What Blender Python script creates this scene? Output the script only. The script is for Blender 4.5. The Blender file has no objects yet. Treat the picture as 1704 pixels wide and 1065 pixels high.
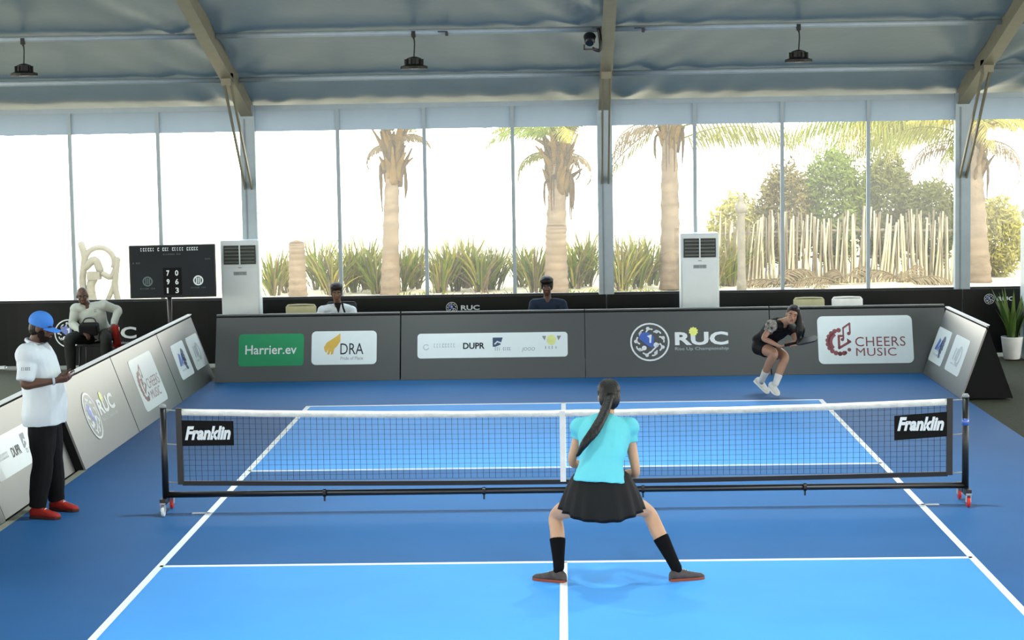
import bpy, bmesh, math, random
from mathutils import Vector, Matrix, noise
random.seed(11)
SC = bpy.context.scene
COL = SC.collection
V = Vector
PI = math.pi

# ------------------------------------------------------------------ camera
CAM = V((0.0419, -16.9359, 3.2194))
_yaw, _pit, _rol, FPX = -0.0270, -0.0934, -0.0169, 3332.6
_f = V((math.sin(_yaw)*math.cos(_pit), math.cos(_yaw)*math.cos(_pit), math.sin(_pit)))
_r0 = V((math.cos(_yaw), -math.sin(_yaw), 0)); _u0 = _r0.cross(_f)
_r = math.cos(_rol)*_r0 + math.sin(_rol)*_u0
_u = -math.sin(_rol)*_r0 + math.cos(_rol)*_u0
cd = bpy.data.cameras.new('camera'); cam = bpy.data.objects.new('camera', cd); COL.objects.link(cam)
cd.sensor_fit = 'HORIZONTAL'; cd.sensor_width = 36.0; cd.lens = FPX/1704*36
cd.clip_start = 0.1; cd.clip_end = 500
M = Matrix((_r, _u, -_f)).transposed().to_4x4(); M.translation = CAM
cam.matrix_world = M
SC.camera = cam

# ------------------------------------------------------------------ sky, sun, exposure
w = bpy.data.worlds.new('sky'); SC.world = w; w.use_nodes = True
nt = w.node_tree; bg = nt.nodes['Background']
tc = nt.nodes.new('ShaderNodeTexCoord'); sx = nt.nodes.new('ShaderNodeSeparateXYZ'); cr = nt.nodes.new('ShaderNodeValToRGB')
nt.links.new(tc.outputs['Generated'], sx.inputs[0]); nt.links.new(sx.outputs['Z'], cr.inputs[0]); nt.links.new(cr.outputs[0], bg.inputs[0])
cr.color_ramp.elements[0].position = 0.0; cr.color_ramp.elements[0].color = (1.0, 0.96, 0.83, 1)
cr.color_ramp.elements[1].position = 0.7; cr.color_ramp.elements[1].color = (0.62, 0.78, 1.0, 1)
bg.inputs[1].default_value = 5.7
sd = bpy.data.lights.new('sun', 'SUN'); sun = bpy.data.objects.new('sun', sd); COL.objects.link(sun)
sd.energy = 5.5; sd.angle = 0.02; sd.color = (1.0, 0.88, 0.66)
sun.rotation_euler = V((-0.32, 0.42, -1)).to_track_quat('-Z', 'Y').to_euler()
LAMP_W = 125.0
vs = SC.view_settings
vs.view_transform = 'Standard'; vs.look = 'None'; vs.exposure = 0.0; vs.gamma = 1.0; vs.use_curve_mapping = False

def at(u, v, y):
    d = (u-852)/FPX*_r - (v-532.5)/FPX*_u + _f
    return CAM + d*((y-CAM.y)/d.y)
def ground(u, v, z=0.0):
    d = (u-852)/FPX*_r - (v-532.5)/FPX*_u + _f
    return CAM + d*((z-CAM.z)/d.z)

# ------------------------------------------------------------------ materials
def lin(c):
    return tuple((x/255/12.92 if x/255 <= 0.04045 else ((x/255+0.055)/1.055)**2.4) for x in c)+(1,)
_m = {}
def mat(name, col, rough=0.6, spec=0.4, metal=0.0, vary=0.08, scale=8.0, bump=0.0, bscale=40.0, stretch=None, transl=0.0, coat=0.0, emit=0.0):
    if name in _m: return _m[name]
    m = bpy.data.materials.new(name); m.use_nodes = True; n = m.node_tree; L = n.links
    p = n.nodes['Principled BSDF']; out = n.nodes['Material Output']
    c = lin(col)
    t = n.nodes.new('ShaderNodeTexCoord'); mp = n.nodes.new('ShaderNodeMapping'); L.new(t.outputs['Object'], mp.inputs[0])
    if stretch: mp.inputs['Scale'].default_value = stretch
    nz = n.nodes.new('ShaderNodeTexNoise'); nz.inputs['Scale'].default_value = scale; nz.inputs['Detail'].default_value = 5
    L.new(mp.outputs[0], nz.inputs[0])
    r = n.nodes.new('ShaderNodeValToRGB'); L.new(nz.outputs['Fac'], r.inputs[0])
    r.color_ramp.elements[0].position = 0.3; r.color_ramp.elements[1].position = 0.7
    r.color_ramp.elements[0].color = tuple(x*(1-vary) for x in c[:3])+(1,)
    r.color_ramp.elements[1].color = tuple(min(1, x*(1+vary)) for x in c[:3])+(1,)
    L.new(r.outputs[0], p.inputs['Base Color'])
    p.inputs['Roughness'].default_value = rough; p.inputs['Specular IOR Level'].default_value = spec
    p.inputs['Metallic'].default_value = metal
    if coat: p.inputs['Coat Weight'].default_value = coat; p.inputs['Coat Roughness'].default_value = 0.36; p.inputs['Coat IOR'].default_value = 2.0
    if emit:
        L.new(r.outputs[0], p.inputs['Emission Color']); p.inputs['Emission Strength'].default_value = emit; m.cycles.emission_sampling = 'NONE'
    if bump:
        nb = n.nodes.new('ShaderNodeTexNoise'); nb.inputs['Scale'].default_value = bscale; nb.inputs['Detail'].default_value = 4
        L.new(mp.outputs[0], nb.inputs[0])
        b = n.nodes.new('ShaderNodeBump'); b.inputs['Strength'].default_value = bump; b.inputs['Distance'].default_value = 0.02
        L.new(nb.outputs['Fac'], b.inputs['Height']); L.new(b.outputs[0], p.inputs['Normal'])
    if transl:
        tr = n.nodes.new('ShaderNodeBsdfTranslucent'); L.new(r.outputs[0], tr.inputs[0])
        mx = n.nodes.new('ShaderNodeMixShader'); mx.inputs[0].default_value = transl
        L.new(p.outputs[0], mx.inputs[1]); L.new(tr.outputs[0], mx.inputs[2]); L.new(mx.outputs[0], out.inputs[0])
    _m[name] = m
    return m
def film_mat():
    m = bpy.data.materials.new('clear_film'); m.use_nodes = True; n = m.node_tree; L = n.links
    out = n.nodes['Material Output']; n.nodes.remove(n.nodes['Principled BSDF'])
    tp = n.nodes.new('ShaderNodeBsdfTransparent'); tp.inputs[0].default_value = (0.97, 0.98, 0.97, 1)
    tr = n.nodes.new('ShaderNodeBsdfTranslucent'); tr.inputs[0].default_value = (0.95, 0.95, 0.9, 1)
    gl = n.nodes.new('ShaderNodeBsdfGlossy'); gl.inputs['Roughness'].default_value = 0.08
    nz = n.nodes.new('ShaderNodeTexNoise'); nz.inputs['Scale'].default_value = 1.5
    mr = n.nodes.new('ShaderNodeMapRange'); mr.inputs['To Min'].default_value = 0.01; mr.inputs['To Max'].default_value = 0.03
    L.new(nz.outputs['Fac'], mr.inputs[0])
    a = n.nodes.new('ShaderNodeMixShader'); L.new(mr.outputs[0], a.inputs[0]); L.new(tp.outputs[0], a.inputs[1]); L.new(tr.outputs[0], a.inputs[2])
    b = n.nodes.new('ShaderNodeMixShader'); b.inputs[0].default_value = 0.02; L.new(a.outputs[0], b.inputs[1]); L.new(gl.outputs[0], b.inputs[2])
    L.new(b.outputs[0], out.inputs[0])
    return m

# ------------------------------------------------------------------ mesh builder
def smooth_path(pts, rad, n=4):
    P = [V(p) for p in pts]; out = []; ro = []
    for i in range(len(P)-1):
        p0 = P[i-1] if i else P[0]*2-P[1]; p1 = P[i]; p2 = P[i+1]; p3 = P[i+2] if i+2 < len(P) else P[-1]*2-P[-2]
        for k in range(n):
            t = k/n
            out.append(0.5*((2*p1)+(p2-p0)*t+(2*p0-5*p1+4*p2-p3)*t*t+(3*p1-p0-3*p2+p3)*t**3))
            ro.append(rad[i]+(rad[i+1]-rad[i])*(3*t*t-2*t**3))
    out.append(P[-1]); ro.append(rad[-1])
    return out, ro
class MB:
    def __init__(s): s.v = []; s.f = []
    def add(s, vs_, fs):
        k = len(s.v); s.v += [tuple(x) for x in vs_]; s.f += [tuple(i+k for i in f) for f in fs]
        return s
    def box(s, c, d, R=None, tap=1.0):
        c = V(c); h = V(d)/2; vs_ = []
        for z in (-1, 1):
            for x, y in ((-1, -1), (1, -1), (1, 1), (-1, 1)):
                k = tap if z > 0 else 1
                p = V((x*h.x*k, y*h.y*k, z*h.z)); vs_.append(c+(R @ p if R else p))
        return s.add(vs_, [(3, 2, 1, 0), (4, 5, 6, 7), (0, 1, 5, 4), (1, 2, 6, 5), (2, 3, 7, 6), (3, 0, 4, 7)])
    def bar(s, a, b, wd, ht, up=(0, 0, 1)):
        a = V(a); b = V(b); d = (b-a); L = d.length; d.normalize(); up = V(up)
        if abs(d.dot(up)) > 0.98: up = V((0, 1, 0))
        x = d.cross(up).normalized(); z = x.cross(d)
        R = Matrix((x, d, z)).transposed()
        return s.box((a+b)/2, (wd, L, ht), R)
    def loft(s, rings, cap=True):
        k = len(s.v); n = len(rings[0]); fs = []
        for r in rings: s.v += [tuple(p) for p in r]
        for i in range(len(rings)-1):
            for j in range(n):
                a = k+i*n+j; b = k+i*n+(j+1) % n
                s.f.append((a, b, b+n, a+n))
        if cap:
            s.f.append(tuple(k+j for j in reversed(range(n)))); e = k+(len(rings)-1)*n
            s.f.append(tuple(e+j for j in range(n)))
        return s
    def tube(s, pts, rad, seg=10, sm=0, round_=False, flat=1.0, side=None):
        if isinstance(rad, (int, float)): rad = [rad]*len(pts)
        P = [V(p) for p in pts]
        if sm: P, rad = smooth_path(P, rad, sm)
        rad = list(rad)
        if round_:
            d0 = (P[0]-P[1]).normalized(); d1 = (P[-1]-P[-2]).normalized()
            P = [P[0]+d0*rad[0]*0.85, P[0]+d0*rad[0]*0.5]+P+[P[-1]+d1*rad[-1]*0.5, P[-1]+d1*rad[-1]*0.85]
            rad = [rad[0]*0.45, rad[0]*0.85]+rad+[rad[-1]*0.85, rad[-1]*0.45]
        rings = []; pu = V(side) if side else None
        for i, p in enumerate(P):
            t = (P[min(i+1, len(P)-1)]-P[max(i-1, 0)])
            if t.length < 1e-9: t = V((0, 0, 1))
            t.normalize()
            if pu is None: pu = V((0, 0, 1)) if abs(t.z) < 0.9 else V((1, 0, 0))
            x = (pu-t*pu.dot(t)); 
            if x.length < 1e-6: x = t.orthogonal()
            x.normalize(); y = t.cross(x); pu = x
            rings.append([p+x*math.cos(2*PI*j/seg)*rad[i]+y*math.sin(2*PI*j/seg)*rad[i]*flat for j in range(seg)])
        return s.loft(rings)
    def ell(s, c, rx, ry, rz, R=None, nu=14, nv=9):
        c = V(c); rings = []
        for i in range(1, nv):
            a = PI*i/nv; ring = []
            for j in range(nu):
                b = 2*PI*j/nu; p = V((rx*math.sin(a)*math.cos(b), ry*math.sin(a)*math.sin(b), -rz*math.cos(a)))
                ring.append(c+(R @ p if R else p))
            rings.append(ring)
        return s.loft(rings)
    def lathe(s, prof, c=(0, 0, 0), seg=20, R=None):
        c = V(c)
        return s.loft([[c+(R @ V((r*math.cos(2*PI*j/seg), r*math.sin(2*PI*j/seg), z)) if R else V((r*math.cos(2*PI*j/seg), r*math.sin(2*PI*j/seg), z))) for j in range(seg)] for r, z in prof])
    def prism(s, pts, n0, n1, T):
        n = len(pts)
        vs_ = [T @ V((p[0], p[1], n0)) for p in pts]+[T @ V((p[0], p[1], n1)) for p in pts]
        fs = [tuple(reversed(range(n))), tuple(range(n, 2*n))]+[(i, (i+1) % n, n+(i+1) % n, n+i) for i in range(n)]
        return s.add(vs_, fs)
    def ring(s, cu, cv, r0, r1, n0, n1, T, a0=0, a1=2*PI, seg=28):
        full = abs(a1-a0-2*PI) < 1e-6
        for k in range(seg):
            a = a0+(a1-a0)*k/seg; b = a0+(a1-a0)*(k+1)/seg
            s.prism([(cu+r0*math.cos(a), cv+r0*math.sin(a)), (cu+r1*math.cos(a), cv+r1*math.sin(a)), (cu+r1*math.cos(b), cv+r1*math.sin(b)), (cu+r0*math.cos(b), cv+r0*math.sin(b))], n0, n1, T)
        return s
    def disc(s, cu, cv, r, n0, n1, T, seg=24):
        return s.prism([(cu+r*math.cos(2*PI*k/seg), cv+r*math.sin(2*PI*k/seg)) for k in range(seg)], n0, n1, T)
    def strip(s, a, b, wd, n0, n1, T):
        d = V((b[0]-a[0], b[1]-a[1])); d.normalize(); q = V((-d.y, d.x))*wd/2
        return s.prism([(a[0]-q.x, a[1]-q.y), (b[0]-q.x, b[1]-q.y), (b[0]+q.x, b[1]+q.y), (a[0]+q.x, a[1]+q.y)], n0, n1, T)
    def mesh(s, name, smooth=False):
        me = bpy.data.meshes.new(name); me.from_pydata(s.v, [], s.f); me.update()
        if smooth: me.polygons.foreach_set('use_smooth', [True]*len(me.polygons))
        return me
def put(name, me, m, parent=None, loc=None):
    o = bpy.data.objects.new(name, me); COL.objects.link(o)
    if m is not None:
        me.materials.clear(); me.materials.append(m)
    if parent: o.parent = parent
    if loc is not None: o.location = loc
    return o
def obj(name, mb, m, parent=None, smooth=False, loc=None):
    return put(name, mb.mesh(name, smooth), m, parent, loc)
def tag(o, label, cat=None, group=None, kind=None):
    o['label'] = label
    if cat: o['category'] = cat
    if group: o['group'] = group
    if kind: o['kind'] = kind
    return o
def thing(name, loc, label, cat, group=None, rz=0.0, kind=None):
    o = bpy.data.objects.new(name, None); COL.objects.link(o); o.location = loc; o.rotation_euler = (0, 0, rz)
    o.empty_display_size = 0.1
    return tag(o, label, cat, group, kind)
def copy_tree(o, parent=None):
    c = o.copy(); COL.objects.link(c); c.parent = parent
    for ch in list(o.children): copy_tree(ch, c)
    return c
def bevel(me, wdt, seg=2):
    bm = bmesh.new(); bm.from_mesh(me); bmesh.ops.bevel(bm, geom=list(bm.edges), offset=wdt, segments=seg, affect='EDGES', profile=0.6)
    bm.to_mesh(me); bm.free(); return me
def rbox(name, c, d, m, parent, bv=0.01, R=None):
    return put(name, bevel(MB().box(c, d, R).mesh(name), bv), m, parent)
def text_mesh(s, ext=0.001, bold=0.0, shear=0.0, space=1.0):
    cu = bpy.data.curves.new('text', 'FONT'); cu.body = s; cu.size = 1; cu.extrude = 0.0; cu.offset = bold; cu.shear = shear; cu.space_character = space
    cu.resolution_u = 3
    o = bpy.data.objects.new('text', cu); COL.objects.link(o)
    bpy.context.view_layer.update()
    dg = bpy.context.evaluated_depsgraph_get(); me = bpy.data.meshes.new_from_object(o.evaluated_get(dg))
    bpy.data.objects.remove(o); bpy.data.curves.remove(cu)
    return me
def lettering(s, T, u0, u1, v0, v1, n, m, parent, bold=0.0, shear=0.0, space=1.0, name='lettering'):
    me = text_mesh(s, 0, bold, shear, space)
    xs = [v.co.x for v in me.vertices]; ys = [v.co.y for v in me.vertices]
    x0, x1, y0, y1 = min(xs), max(xs), min(ys), max(ys)
    for v in me.vertices:
        v.co = T @ V((u0+(v.co.x-x0)/(x1-x0)*(u1-u0), v0+(v.co.y-y0)/(y1-y0)*(v1-v0), n))
    me.name = name
    if abs(v1-v0) < 0.07 or len(s) == 1:
        o = put(name, me, m, parent)
        if len(s) > 1: o['kind'] = 'stuff'
        return o
    # one object for each letter: islands that overlap along the reading direction belong together
    par = list(range(len(me.vertices)))
    def find(i):
        while par[i] != i: par[i] = par[par[i]]; i = par[i]
        return i
    for e in me.edges: par[find(e.vertices[0])] = find(e.vertices[1])
    Ti = T.inverted(); isl = {}
    for v in me.vertices:
        x = (Ti @ v.co).x; r = find(v.index); a = isl.setdefault(r, [x, x, {r}]); a[0] = min(a[0], x); a[1] = max(a[1], x)
    grp = []
    for a in sorted(isl.values(), key=lambda q: q[0]):
        if grp and a[0] < grp[-1][1]-0.5*min(a[1]-a[0], grp[-1][1]-grp[-1][0]): grp[-1][1] = max(grp[-1][1], a[1]); grp[-1][2] |= a[2]
        else: grp.append([a[0], a[1], set(a[2])])
    for a in grp:
        idx = {}; vs_ = []; fs = []
        for p in me.polygons:
            if find(p.vertices[0]) in a[2]:
                for i in p.vertices:
                    if i not in idx: idx[i] = len(vs_); vs_.append(tuple(me.vertices[i].co))
                fs.append([idx[i] for i in p.vertices])
        nm_ = bpy.data.meshes.new('letter'); nm_.from_pydata(vs_, [], fs); nm_.update(); put('letter', nm_, m, parent)
    bpy.data.meshes.remove(me)
def rrect(u0, u1, v0, v1, r, k=5):
    P = []
    for cx, cy, a in ((u1-r, v1-r, 0), (u0+r, v1-r, PI/2), (u0+r, v0+r, PI), (u1-r, v0+r, 1.5*PI)):
        for i in range(k+1):
            t = a+PI/2*i/k; P.append((cx+r*math.cos(t), cy+r*math.sin(t)))
    return P

# palette
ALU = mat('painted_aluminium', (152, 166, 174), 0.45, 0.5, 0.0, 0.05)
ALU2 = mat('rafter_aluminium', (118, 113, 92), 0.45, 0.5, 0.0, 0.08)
BLACK = mat('black_metal', (18, 18, 19), 0.4, 0.5)
MATTE = mat('matte_black', (13, 13, 14), 0.8, 0.2)
WHITE = mat('white_plastic', (214, 220, 222), 0.45, 0.4, vary=0.02)
PAPER = mat('white_print', (212, 224, 226), 0.32, 0.5, vary=0.015, coat=0.6)
PRINTW = mat('white_ink', (215, 222, 224), 0.35, 0.5, vary=0.02, coat=0.6)
PRINTK = mat('black_ink', (30, 34, 38), 0.4, 0.5)
PRINTG = mat('grey_ink', (120, 130, 136), 0.4, 0.5, coat=0.6)
PRINTLG = mat('pale_grey_ink', (165, 178, 182), 0.4, 0.5, coat=0.6)
PRINTB = mat('blue_ink', (55, 95, 180), 0.4, 0.5, coat=0.6)
PRINTNB = mat('navy_ink', (40, 62, 98), 0.4, 0.5, coat=0.6)
PRINTR = mat('maroon_ink', (128, 62, 68), 0.4, 0.5, coat=0.6)
PRINTY = mat('gold_ink', (205, 170, 80), 0.4, 0.5)
PRINTYG = mat('lime_ink', (228, 232, 120), 0.4, 0.5, coat=0.6)
GREEN = mat('green_print', (42, 138, 92), 0.35, 0.5, vary=0.03)
BOARD = mat('dark_grey_board', (30, 36, 34), 0.42, 1.0, vary=0.06, scale=2.0, coat=1.0)
CAP = mat('white_edge_strip', (225, 228, 228), 0.5, 0.4, vary=0.02)
RUBBER = mat('black_rubber', (20, 20, 20), 0.8, 0.2)
RED = mat('red_plastic', (190, 38, 28), 0.4, 0.5)

# ================================================================== THE SETTING
WY = 11.3                                  # plane of the window wall
EAVE = 3.62; SLOPE = 0.292; RIDGE_Y = -3.1
def roof_z(y): return EAVE+SLOPE*((WY-y) if y > RIDGE_Y else (WY-RIDGE_Y)-(RIDGE_Y-y))
COLX = [-14.4, -9.4, -4.39, 0.62, 5.60, 10.6, 15.6]

floor = obj('floor', MB().box((0, -3, -0.07), (36, 29.2, 0.1)), mat('grey_carpet', (72, 74, 60), 0.9, 0.1, vary=0.12, scale=30, bump=0.3, bscale=200))
tag(floor, 'grey carpeted tent floor around the blue court', 'floor', kind='structure')

def terrain(name, y0, y1, m, label, N=40):
    sand = MB()
    for i in range(N+1):
        for j in range(N+1):
            x = -45+90*i/N; y = y0+(y1-y0)*j/N
            sand.v.append((x, y, -0.1+0.10*noise.noise(V((x*0.35, y*0.35, 0)))))
    for i in range(N):
        for j in range(N):
            a = i*(N+1)+j; sand.f.append((a, a+N+1, a+N+2, a+1))
    tag(obj(name, sand, m, smooth=True), label, 'ground', kind='structure')
terrain('ground', 17.0, 60.0, mat('pale_sand', (214, 200, 164), 0.95, 0.1, vary=0.12, scale=3, bump=0.4, bscale=20), 'pale sunlit sand of the garden outside the windows')
terrain('ground_verge', 11.55, 17.0, mat('darkened_ground', (120, 112, 88), 0.95, 0.1, vary=0.2, scale=3, bump=0.4, bscale=20), 'unseen ground strip right behind the window wall, darkened to dim the eave')  # unseen strip, colour darkened so less light bounces up to the eave

# ---- blue court mat with painted lines
BLUE_D = mat('dark_blue_acrylic', (36, 92, 146), 0.62, 0.15, vary=0.05, scale=1.2, bump=0.04, bscale=300)
BLUE_L = mat('light_blue_acrylic', (72, 152, 226), 0.62, 0.15, vary=0.04, scale=1.2, bump=0.04, bscale=300)
LINE = mat('white_line_paint', (232, 236, 236), 0.6, 0.3, vary=0.02)
W2, KIT, BASE = 3.048, 2.134, 6.706
court = thing('court_mat', (0, 0, 0), 'blue acrylic court surface with white boundary lines', 'court', kind='structure')
obj('surround', MB().box((0.03, -2.3, -0.008), (9.42, 23.4, 0.016)), BLUE_D, court)
for sx_ in (-1, 1):
    for sy in (-1, 1):
        obj('service_area', MB().box((sx_*W2/2, sy*(KIT+BASE)/2, 0.001), (W2, BASE-KIT, 0.002)), BLUE_L, court)
obj('edge_tape', MB().box((-4.70, -0.2, -0.005), (0.07, 5.0, 0.014)), mat('beige_tape', (150, 150, 134), 0.7, 0.2), court)
def line(x0, x1, y0, y1): obj('court_line', MB().box(((x0+x1)/2, (y0+y1)/2, 0.002), (x1-x0, y1-y0, 0.005)), LINE, court)
h = 0.027
for s_ in (-1, 1):
    line(s_*W2-h, s_*W2+h, -BASE, BASE); line(-W2-h, W2+h, s_*BASE-h, s_*BASE+h); line(-W2, W2, s_*KIT-h, s_*KIT+h)
    line(-h, h, min(s_*KIT, s_*BASE), max(s_*KIT, s_*BASE))
    line(min(s_*W2, s_*(W2+0.15)), max(s_*W2, s_*(W2+0.15)), -h*0.7, h*0.7)

# ---- ceiling: fabric membrane, rafters, purlins
ceil = thing('ceiling', (0, WY, EAVE), 'grey-blue fabric tent roof with white purlins', 'ceiling', kind='structure')
def L0(o): return V(o)-V((0, WY, EAVE))
mem = MB(); nx, ny = 240, 90
ys = [WY+0.35-(WY+0.35-RIDGE_Y)*j/ny for j in range(ny+1)]
def wrinkle(x, y):
    bay = (x-0.62)/4.99; t = bay-math.floor(bay)
    sag = 0.0
    d = min(t, 1-t)*4.99
    amp = 0.010+0.085*math.exp(-d/0.6)
    return sag+amp*noise.noise(V((x*3.2+y*(1.2 if t < 0.5 else -1.2), y*0.5, 3)))+0.003*noise.noise(V((x*1.0, y*2.2, 9)))
for j in range(ny+1):
    for i in range(nx+1):
        x = -15+30*i/nx; y = ys[j]
        mem.v.append(L0((x, y, roof_z(y)+0.085+wrinkle(x, y))))
for j in range(ny):
    for i in range(nx):
        a = j*(nx+1)+i; mem.f.append((a, a+nx+1, a+nx+2, a+1))
k0 = len(mem.v)
mem.add([L0((-15, RIDGE_Y, roof_z(RIDGE_Y)+0.085)), L0((15, RIDGE_Y, roof_z(RIDGE_Y)+0.085)), L0((15, -17.6, roof_z(-17.6)+0.085)), L0((-15, -17.6, roof_z(-17.6)+0.085))], [(0, 1, 2, 3)])
ROOF = mat('tent_fabric', (74, 93, 101), 0.34, 0.5, vary=0.05, scale=1.0, bump=0.25, bscale=3.0, transl=0.06)
obj('roof_membrane', mem, ROOF, ceil, smooth=True)
PURY = [10.15, 8.42, 6.55, 4.6, 2.6, 0.6, -1.4]
for y in PURY:
    for a, b in zip(COLX[:-1], COLX[1:]):
        if b < -10 or a > 9: continue
        z = roof_z(y)+0.03
        p = obj('purlin', MB().tube([L0((a+0.08, y, z)), L0((b-0.08, y, z))], 0.035, 10), ALU, ceil, smooth=True)
for x in COLX[1:-1]:
    r = MB(); y0 = WY+0.05; y1 = RIDGE_Y
    r.bar(L0((x, y0, roof_z(y0)-0.02)), L0((x, y1, roof_z(y1)-0.02)), 0.13, 0.24)
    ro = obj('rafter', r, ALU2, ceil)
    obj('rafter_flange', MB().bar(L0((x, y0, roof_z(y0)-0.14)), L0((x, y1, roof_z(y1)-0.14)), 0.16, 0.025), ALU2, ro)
    b = MB(); p0 = (x, 9.55, roof_z(9.55)-0.12); p1 = (x, WY-0.13, 2.50)
    for s_ in (-1, 1):
        q = V((s_*0.045, 0, 0)); b.bar(L0(V(p0)+q), L0(V(p1)+q), 0.025, 0.06)
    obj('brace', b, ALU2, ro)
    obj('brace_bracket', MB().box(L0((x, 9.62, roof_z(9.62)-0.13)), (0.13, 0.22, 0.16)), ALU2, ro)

# ---- back wall: columns, eave beam, sill rail
wall = thing('wall_back', (0, WY, 0), 'window wall of the tent with pale aluminium columns', 'wall', kind='structure')
W0 = V((0, WY, 0))
for x in COLX[1:-1]:
    c = MB().box(V((x, WY-0.06, EAVE/2+0.05))-W0, (0.21, 0.14, EAVE-0.02))
    co = obj('column', c, ALU, wall)
    obj('column_groove', MB().box(V((x-0.035, WY-0.133, EAVE/2))-W0, (0.02, 0.008, EAVE-0.3)), mat('groove_grey', (120, 132, 138), 0.5), co)
    obj('base_plate', MB().box(V((x, WY-0.1, 0.01))-W0, (0.34, 0.30, 0.02)), ALU, co)
for a, b in zip(COLX[1:-2], COLX[2:-1]):
    obj('eave_beam', MB().box(V(((a+b)/2, WY-0.02, EAVE+0.0))-W0, (b-a-0.22, 0.10, 0.07)), ALU, wall)
    obj('sill_rail', MB().box(V(((a+b)/2, WY, 0.925))-W0, (b-a-0.22, 0.07, 0.05)), mat('sill_dark', (30, 32, 32), 0.5), wall)
FILM = film_mat()
VAL = mat('valance_fabric', (150, 166, 182), 0.7, 0.2, vary=0.04, scale=2, transl=0.25)
MULW = [-9.4, -8.16, -6.92, -5.67, -4.39, -3.13, -1.91, -0.67, 0.62, 1.88, 3.10, 4.30, 5.60, 6.85, 8.10, 9.35]
wn = 0
for a, b in zip(MULW[:-1], MULW[1:]):
    wn += 1
    wo = thing('window_%d' % wn, ((a+b)/2, WY, 0.95), 'clear film tent window pane, number %s from the left' % ['zero', 'one', 'two', 'three', 'four', 'five', 'six', 'seven', 'eight', 'nine', 'ten', 'eleven', 'twelve', 'thirteen', 'fourteen', 'fifteen'][wn], 'window', kind='structure')
    wd = b-a-0.05
    obj('pane', MB().box((0, 0.01, (EAVE-0.95)/2), (wd, 0.004, EAVE-0.95)), FILM, wo)
    vm = MB(); n = 10; top = EAVE-0.97; bot = 3.29-0.95
    for i in range(n+1):
        x = -wd/2+wd*i/n; dy = 0.012*math.sin(i*1.9+wn)
        for z in (top, (top+bot)/2, bot+0.012*noise.noise(V((i*0.8, wn, 0)))):
            vm.v.append((x, -0.02+dy, z))
    for i in range(n):
        for k in range(2): vm.f.append((i*3+k, i*3+k+1, i*3+k+4, i*3+k+3))
    obj('valance', vm, VAL, wo, smooth=True)
    if b not in COLX:
        obj('mullion', MB().box((b-(a+b)/2, -0.02, (EAVE-0.95)/2), (0.05, 0.06, EAVE-0.95)), ALU, wo)
# white door post at the far left of the wall
tr = thing('trim_1', (-8.12, WY-0.16, 0), 'white post with foot at the left end of the black banner', 'post', kind='structure')
obj('post', MB().box((0, 0, 0.48), (0.13, 0.08, 0.96)), WHITE, tr); obj('foot', MB().box((0.05, 0, 0.02), (0.3, 0.12, 0.04)), WHITE, tr)

# ================================================================== LOGOS
def ruc_emblem(T, cu, cv, r, parent, n=0.004, name='emblem'):
    e = obj(name, MB().disc(cu, cv, r, 0.0, n, T, 32), BOARD if name == 'emblem' else BAN, parent)
    b = MB(); b.ring(cu, cv, r*0.88, r*0.96, n, n+0.001, T)
    for k in range(9):
        a = 2*PI*k/9+0.3; rr = r*(0.62 if k % 2 else 0.68)
        b.disc(cu+rr*math.cos(a), cv+rr*math.sin(a), r*0.09, n, n+0.001, T, 10)
        b.ring(cu+rr*0.72*math.cos(a+0.5), cv+rr*0.72*math.sin(a+0.5), r*0.17, r*0.24, n, n+0.001, T, a, a+2.1, 6)
    b.disc(cu+r*0.3, cv-r*0.15, r*0.13, n, n+0.001, T, 10); b.disc(cu-r*0.28, cv-r*0.3, r*0.12, n, n+0.001, T, 10)
    b.strip((cu+r*0.45, cv-r*0.1), (cu+r*0.0, cv-r*0.55), r*0.07, n, n+0.001, T)
    obj('emblem_lines', b, PRINTW, e)['kind'] = 'stuff'
    p = MB(); p.prism([(cu-r*0.55, cv+r*0.2), (cu-r*0.1, cv-r*0.18), (cu+r*0.15, cv-r*0.3), (cu+r*0.22, cv+r*0.25), (cu-r*0.1, cv+r*0.5), (cu-r*0.42, cv+r*0.45)], n, n+0.0016, T)
    obj('emblem_patch', p, PRINTB, e)
    obj('emblem_flash', MB().prism([(cu-r*0.14, cv+r*0.3), (cu+r*0.1, cv+r*0.38), (cu+r*0.06, cv-r*0.05), (cu-r*0.02, cv-r*0.05), (cu-r*0.02, cv+r*0.2)], n+0.0016, n+0.0022, T), PRINTW, e)
    return e
def burst(T, cu, cv, r, n, m, parent):
    P = [(cu+(r if k % 2 else r*0.78)*math.cos(2*PI*k/20), cv+(r if k % 2 else r*0.78)*math.sin(2*PI*k/20)) for k in range(20)]
    return obj('burst', MB().prism(P, n, n+0.001, T), m, parent)
def scribble(T, u0, u1, v0, v1, n, m, parent, k=14, name='small_print', seed=1):
    rnd = random.Random(seed); b = MB(); u = u0; st = (u1-u0)/k
    while u < u1-st*0.6:
        wd = st*rnd.uniform(0.45, 0.9)
        if rnd.random() > 0.12:
            hh = v1-v0
            for a, c in ((0.0, 0.25), (0.75, 1.0)): b.prism([(u, v0+hh*a), (u+wd*0.8, v0+hh*a), (u+wd*0.8, v0+hh*c), (u, v0+hh*c)], n, n+0.0006, T)
            b.prism([(u, v0), (u+wd*0.28, v0), (u+wd*0.28, v1), (u, v1)], n, n+0.0006, T)
        u += st
    o = obj(name, b, m, parent); o['kind'] = 'stuff'; return o
def card(T, u0, u1, v0, v1, m, parent, r=0.06, n=0.004, name='logo_card'):
    return obj(name, MB().prism(rrect(u0, u1, v0, v1, r), 0.0, n, T), m, parent)
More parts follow.
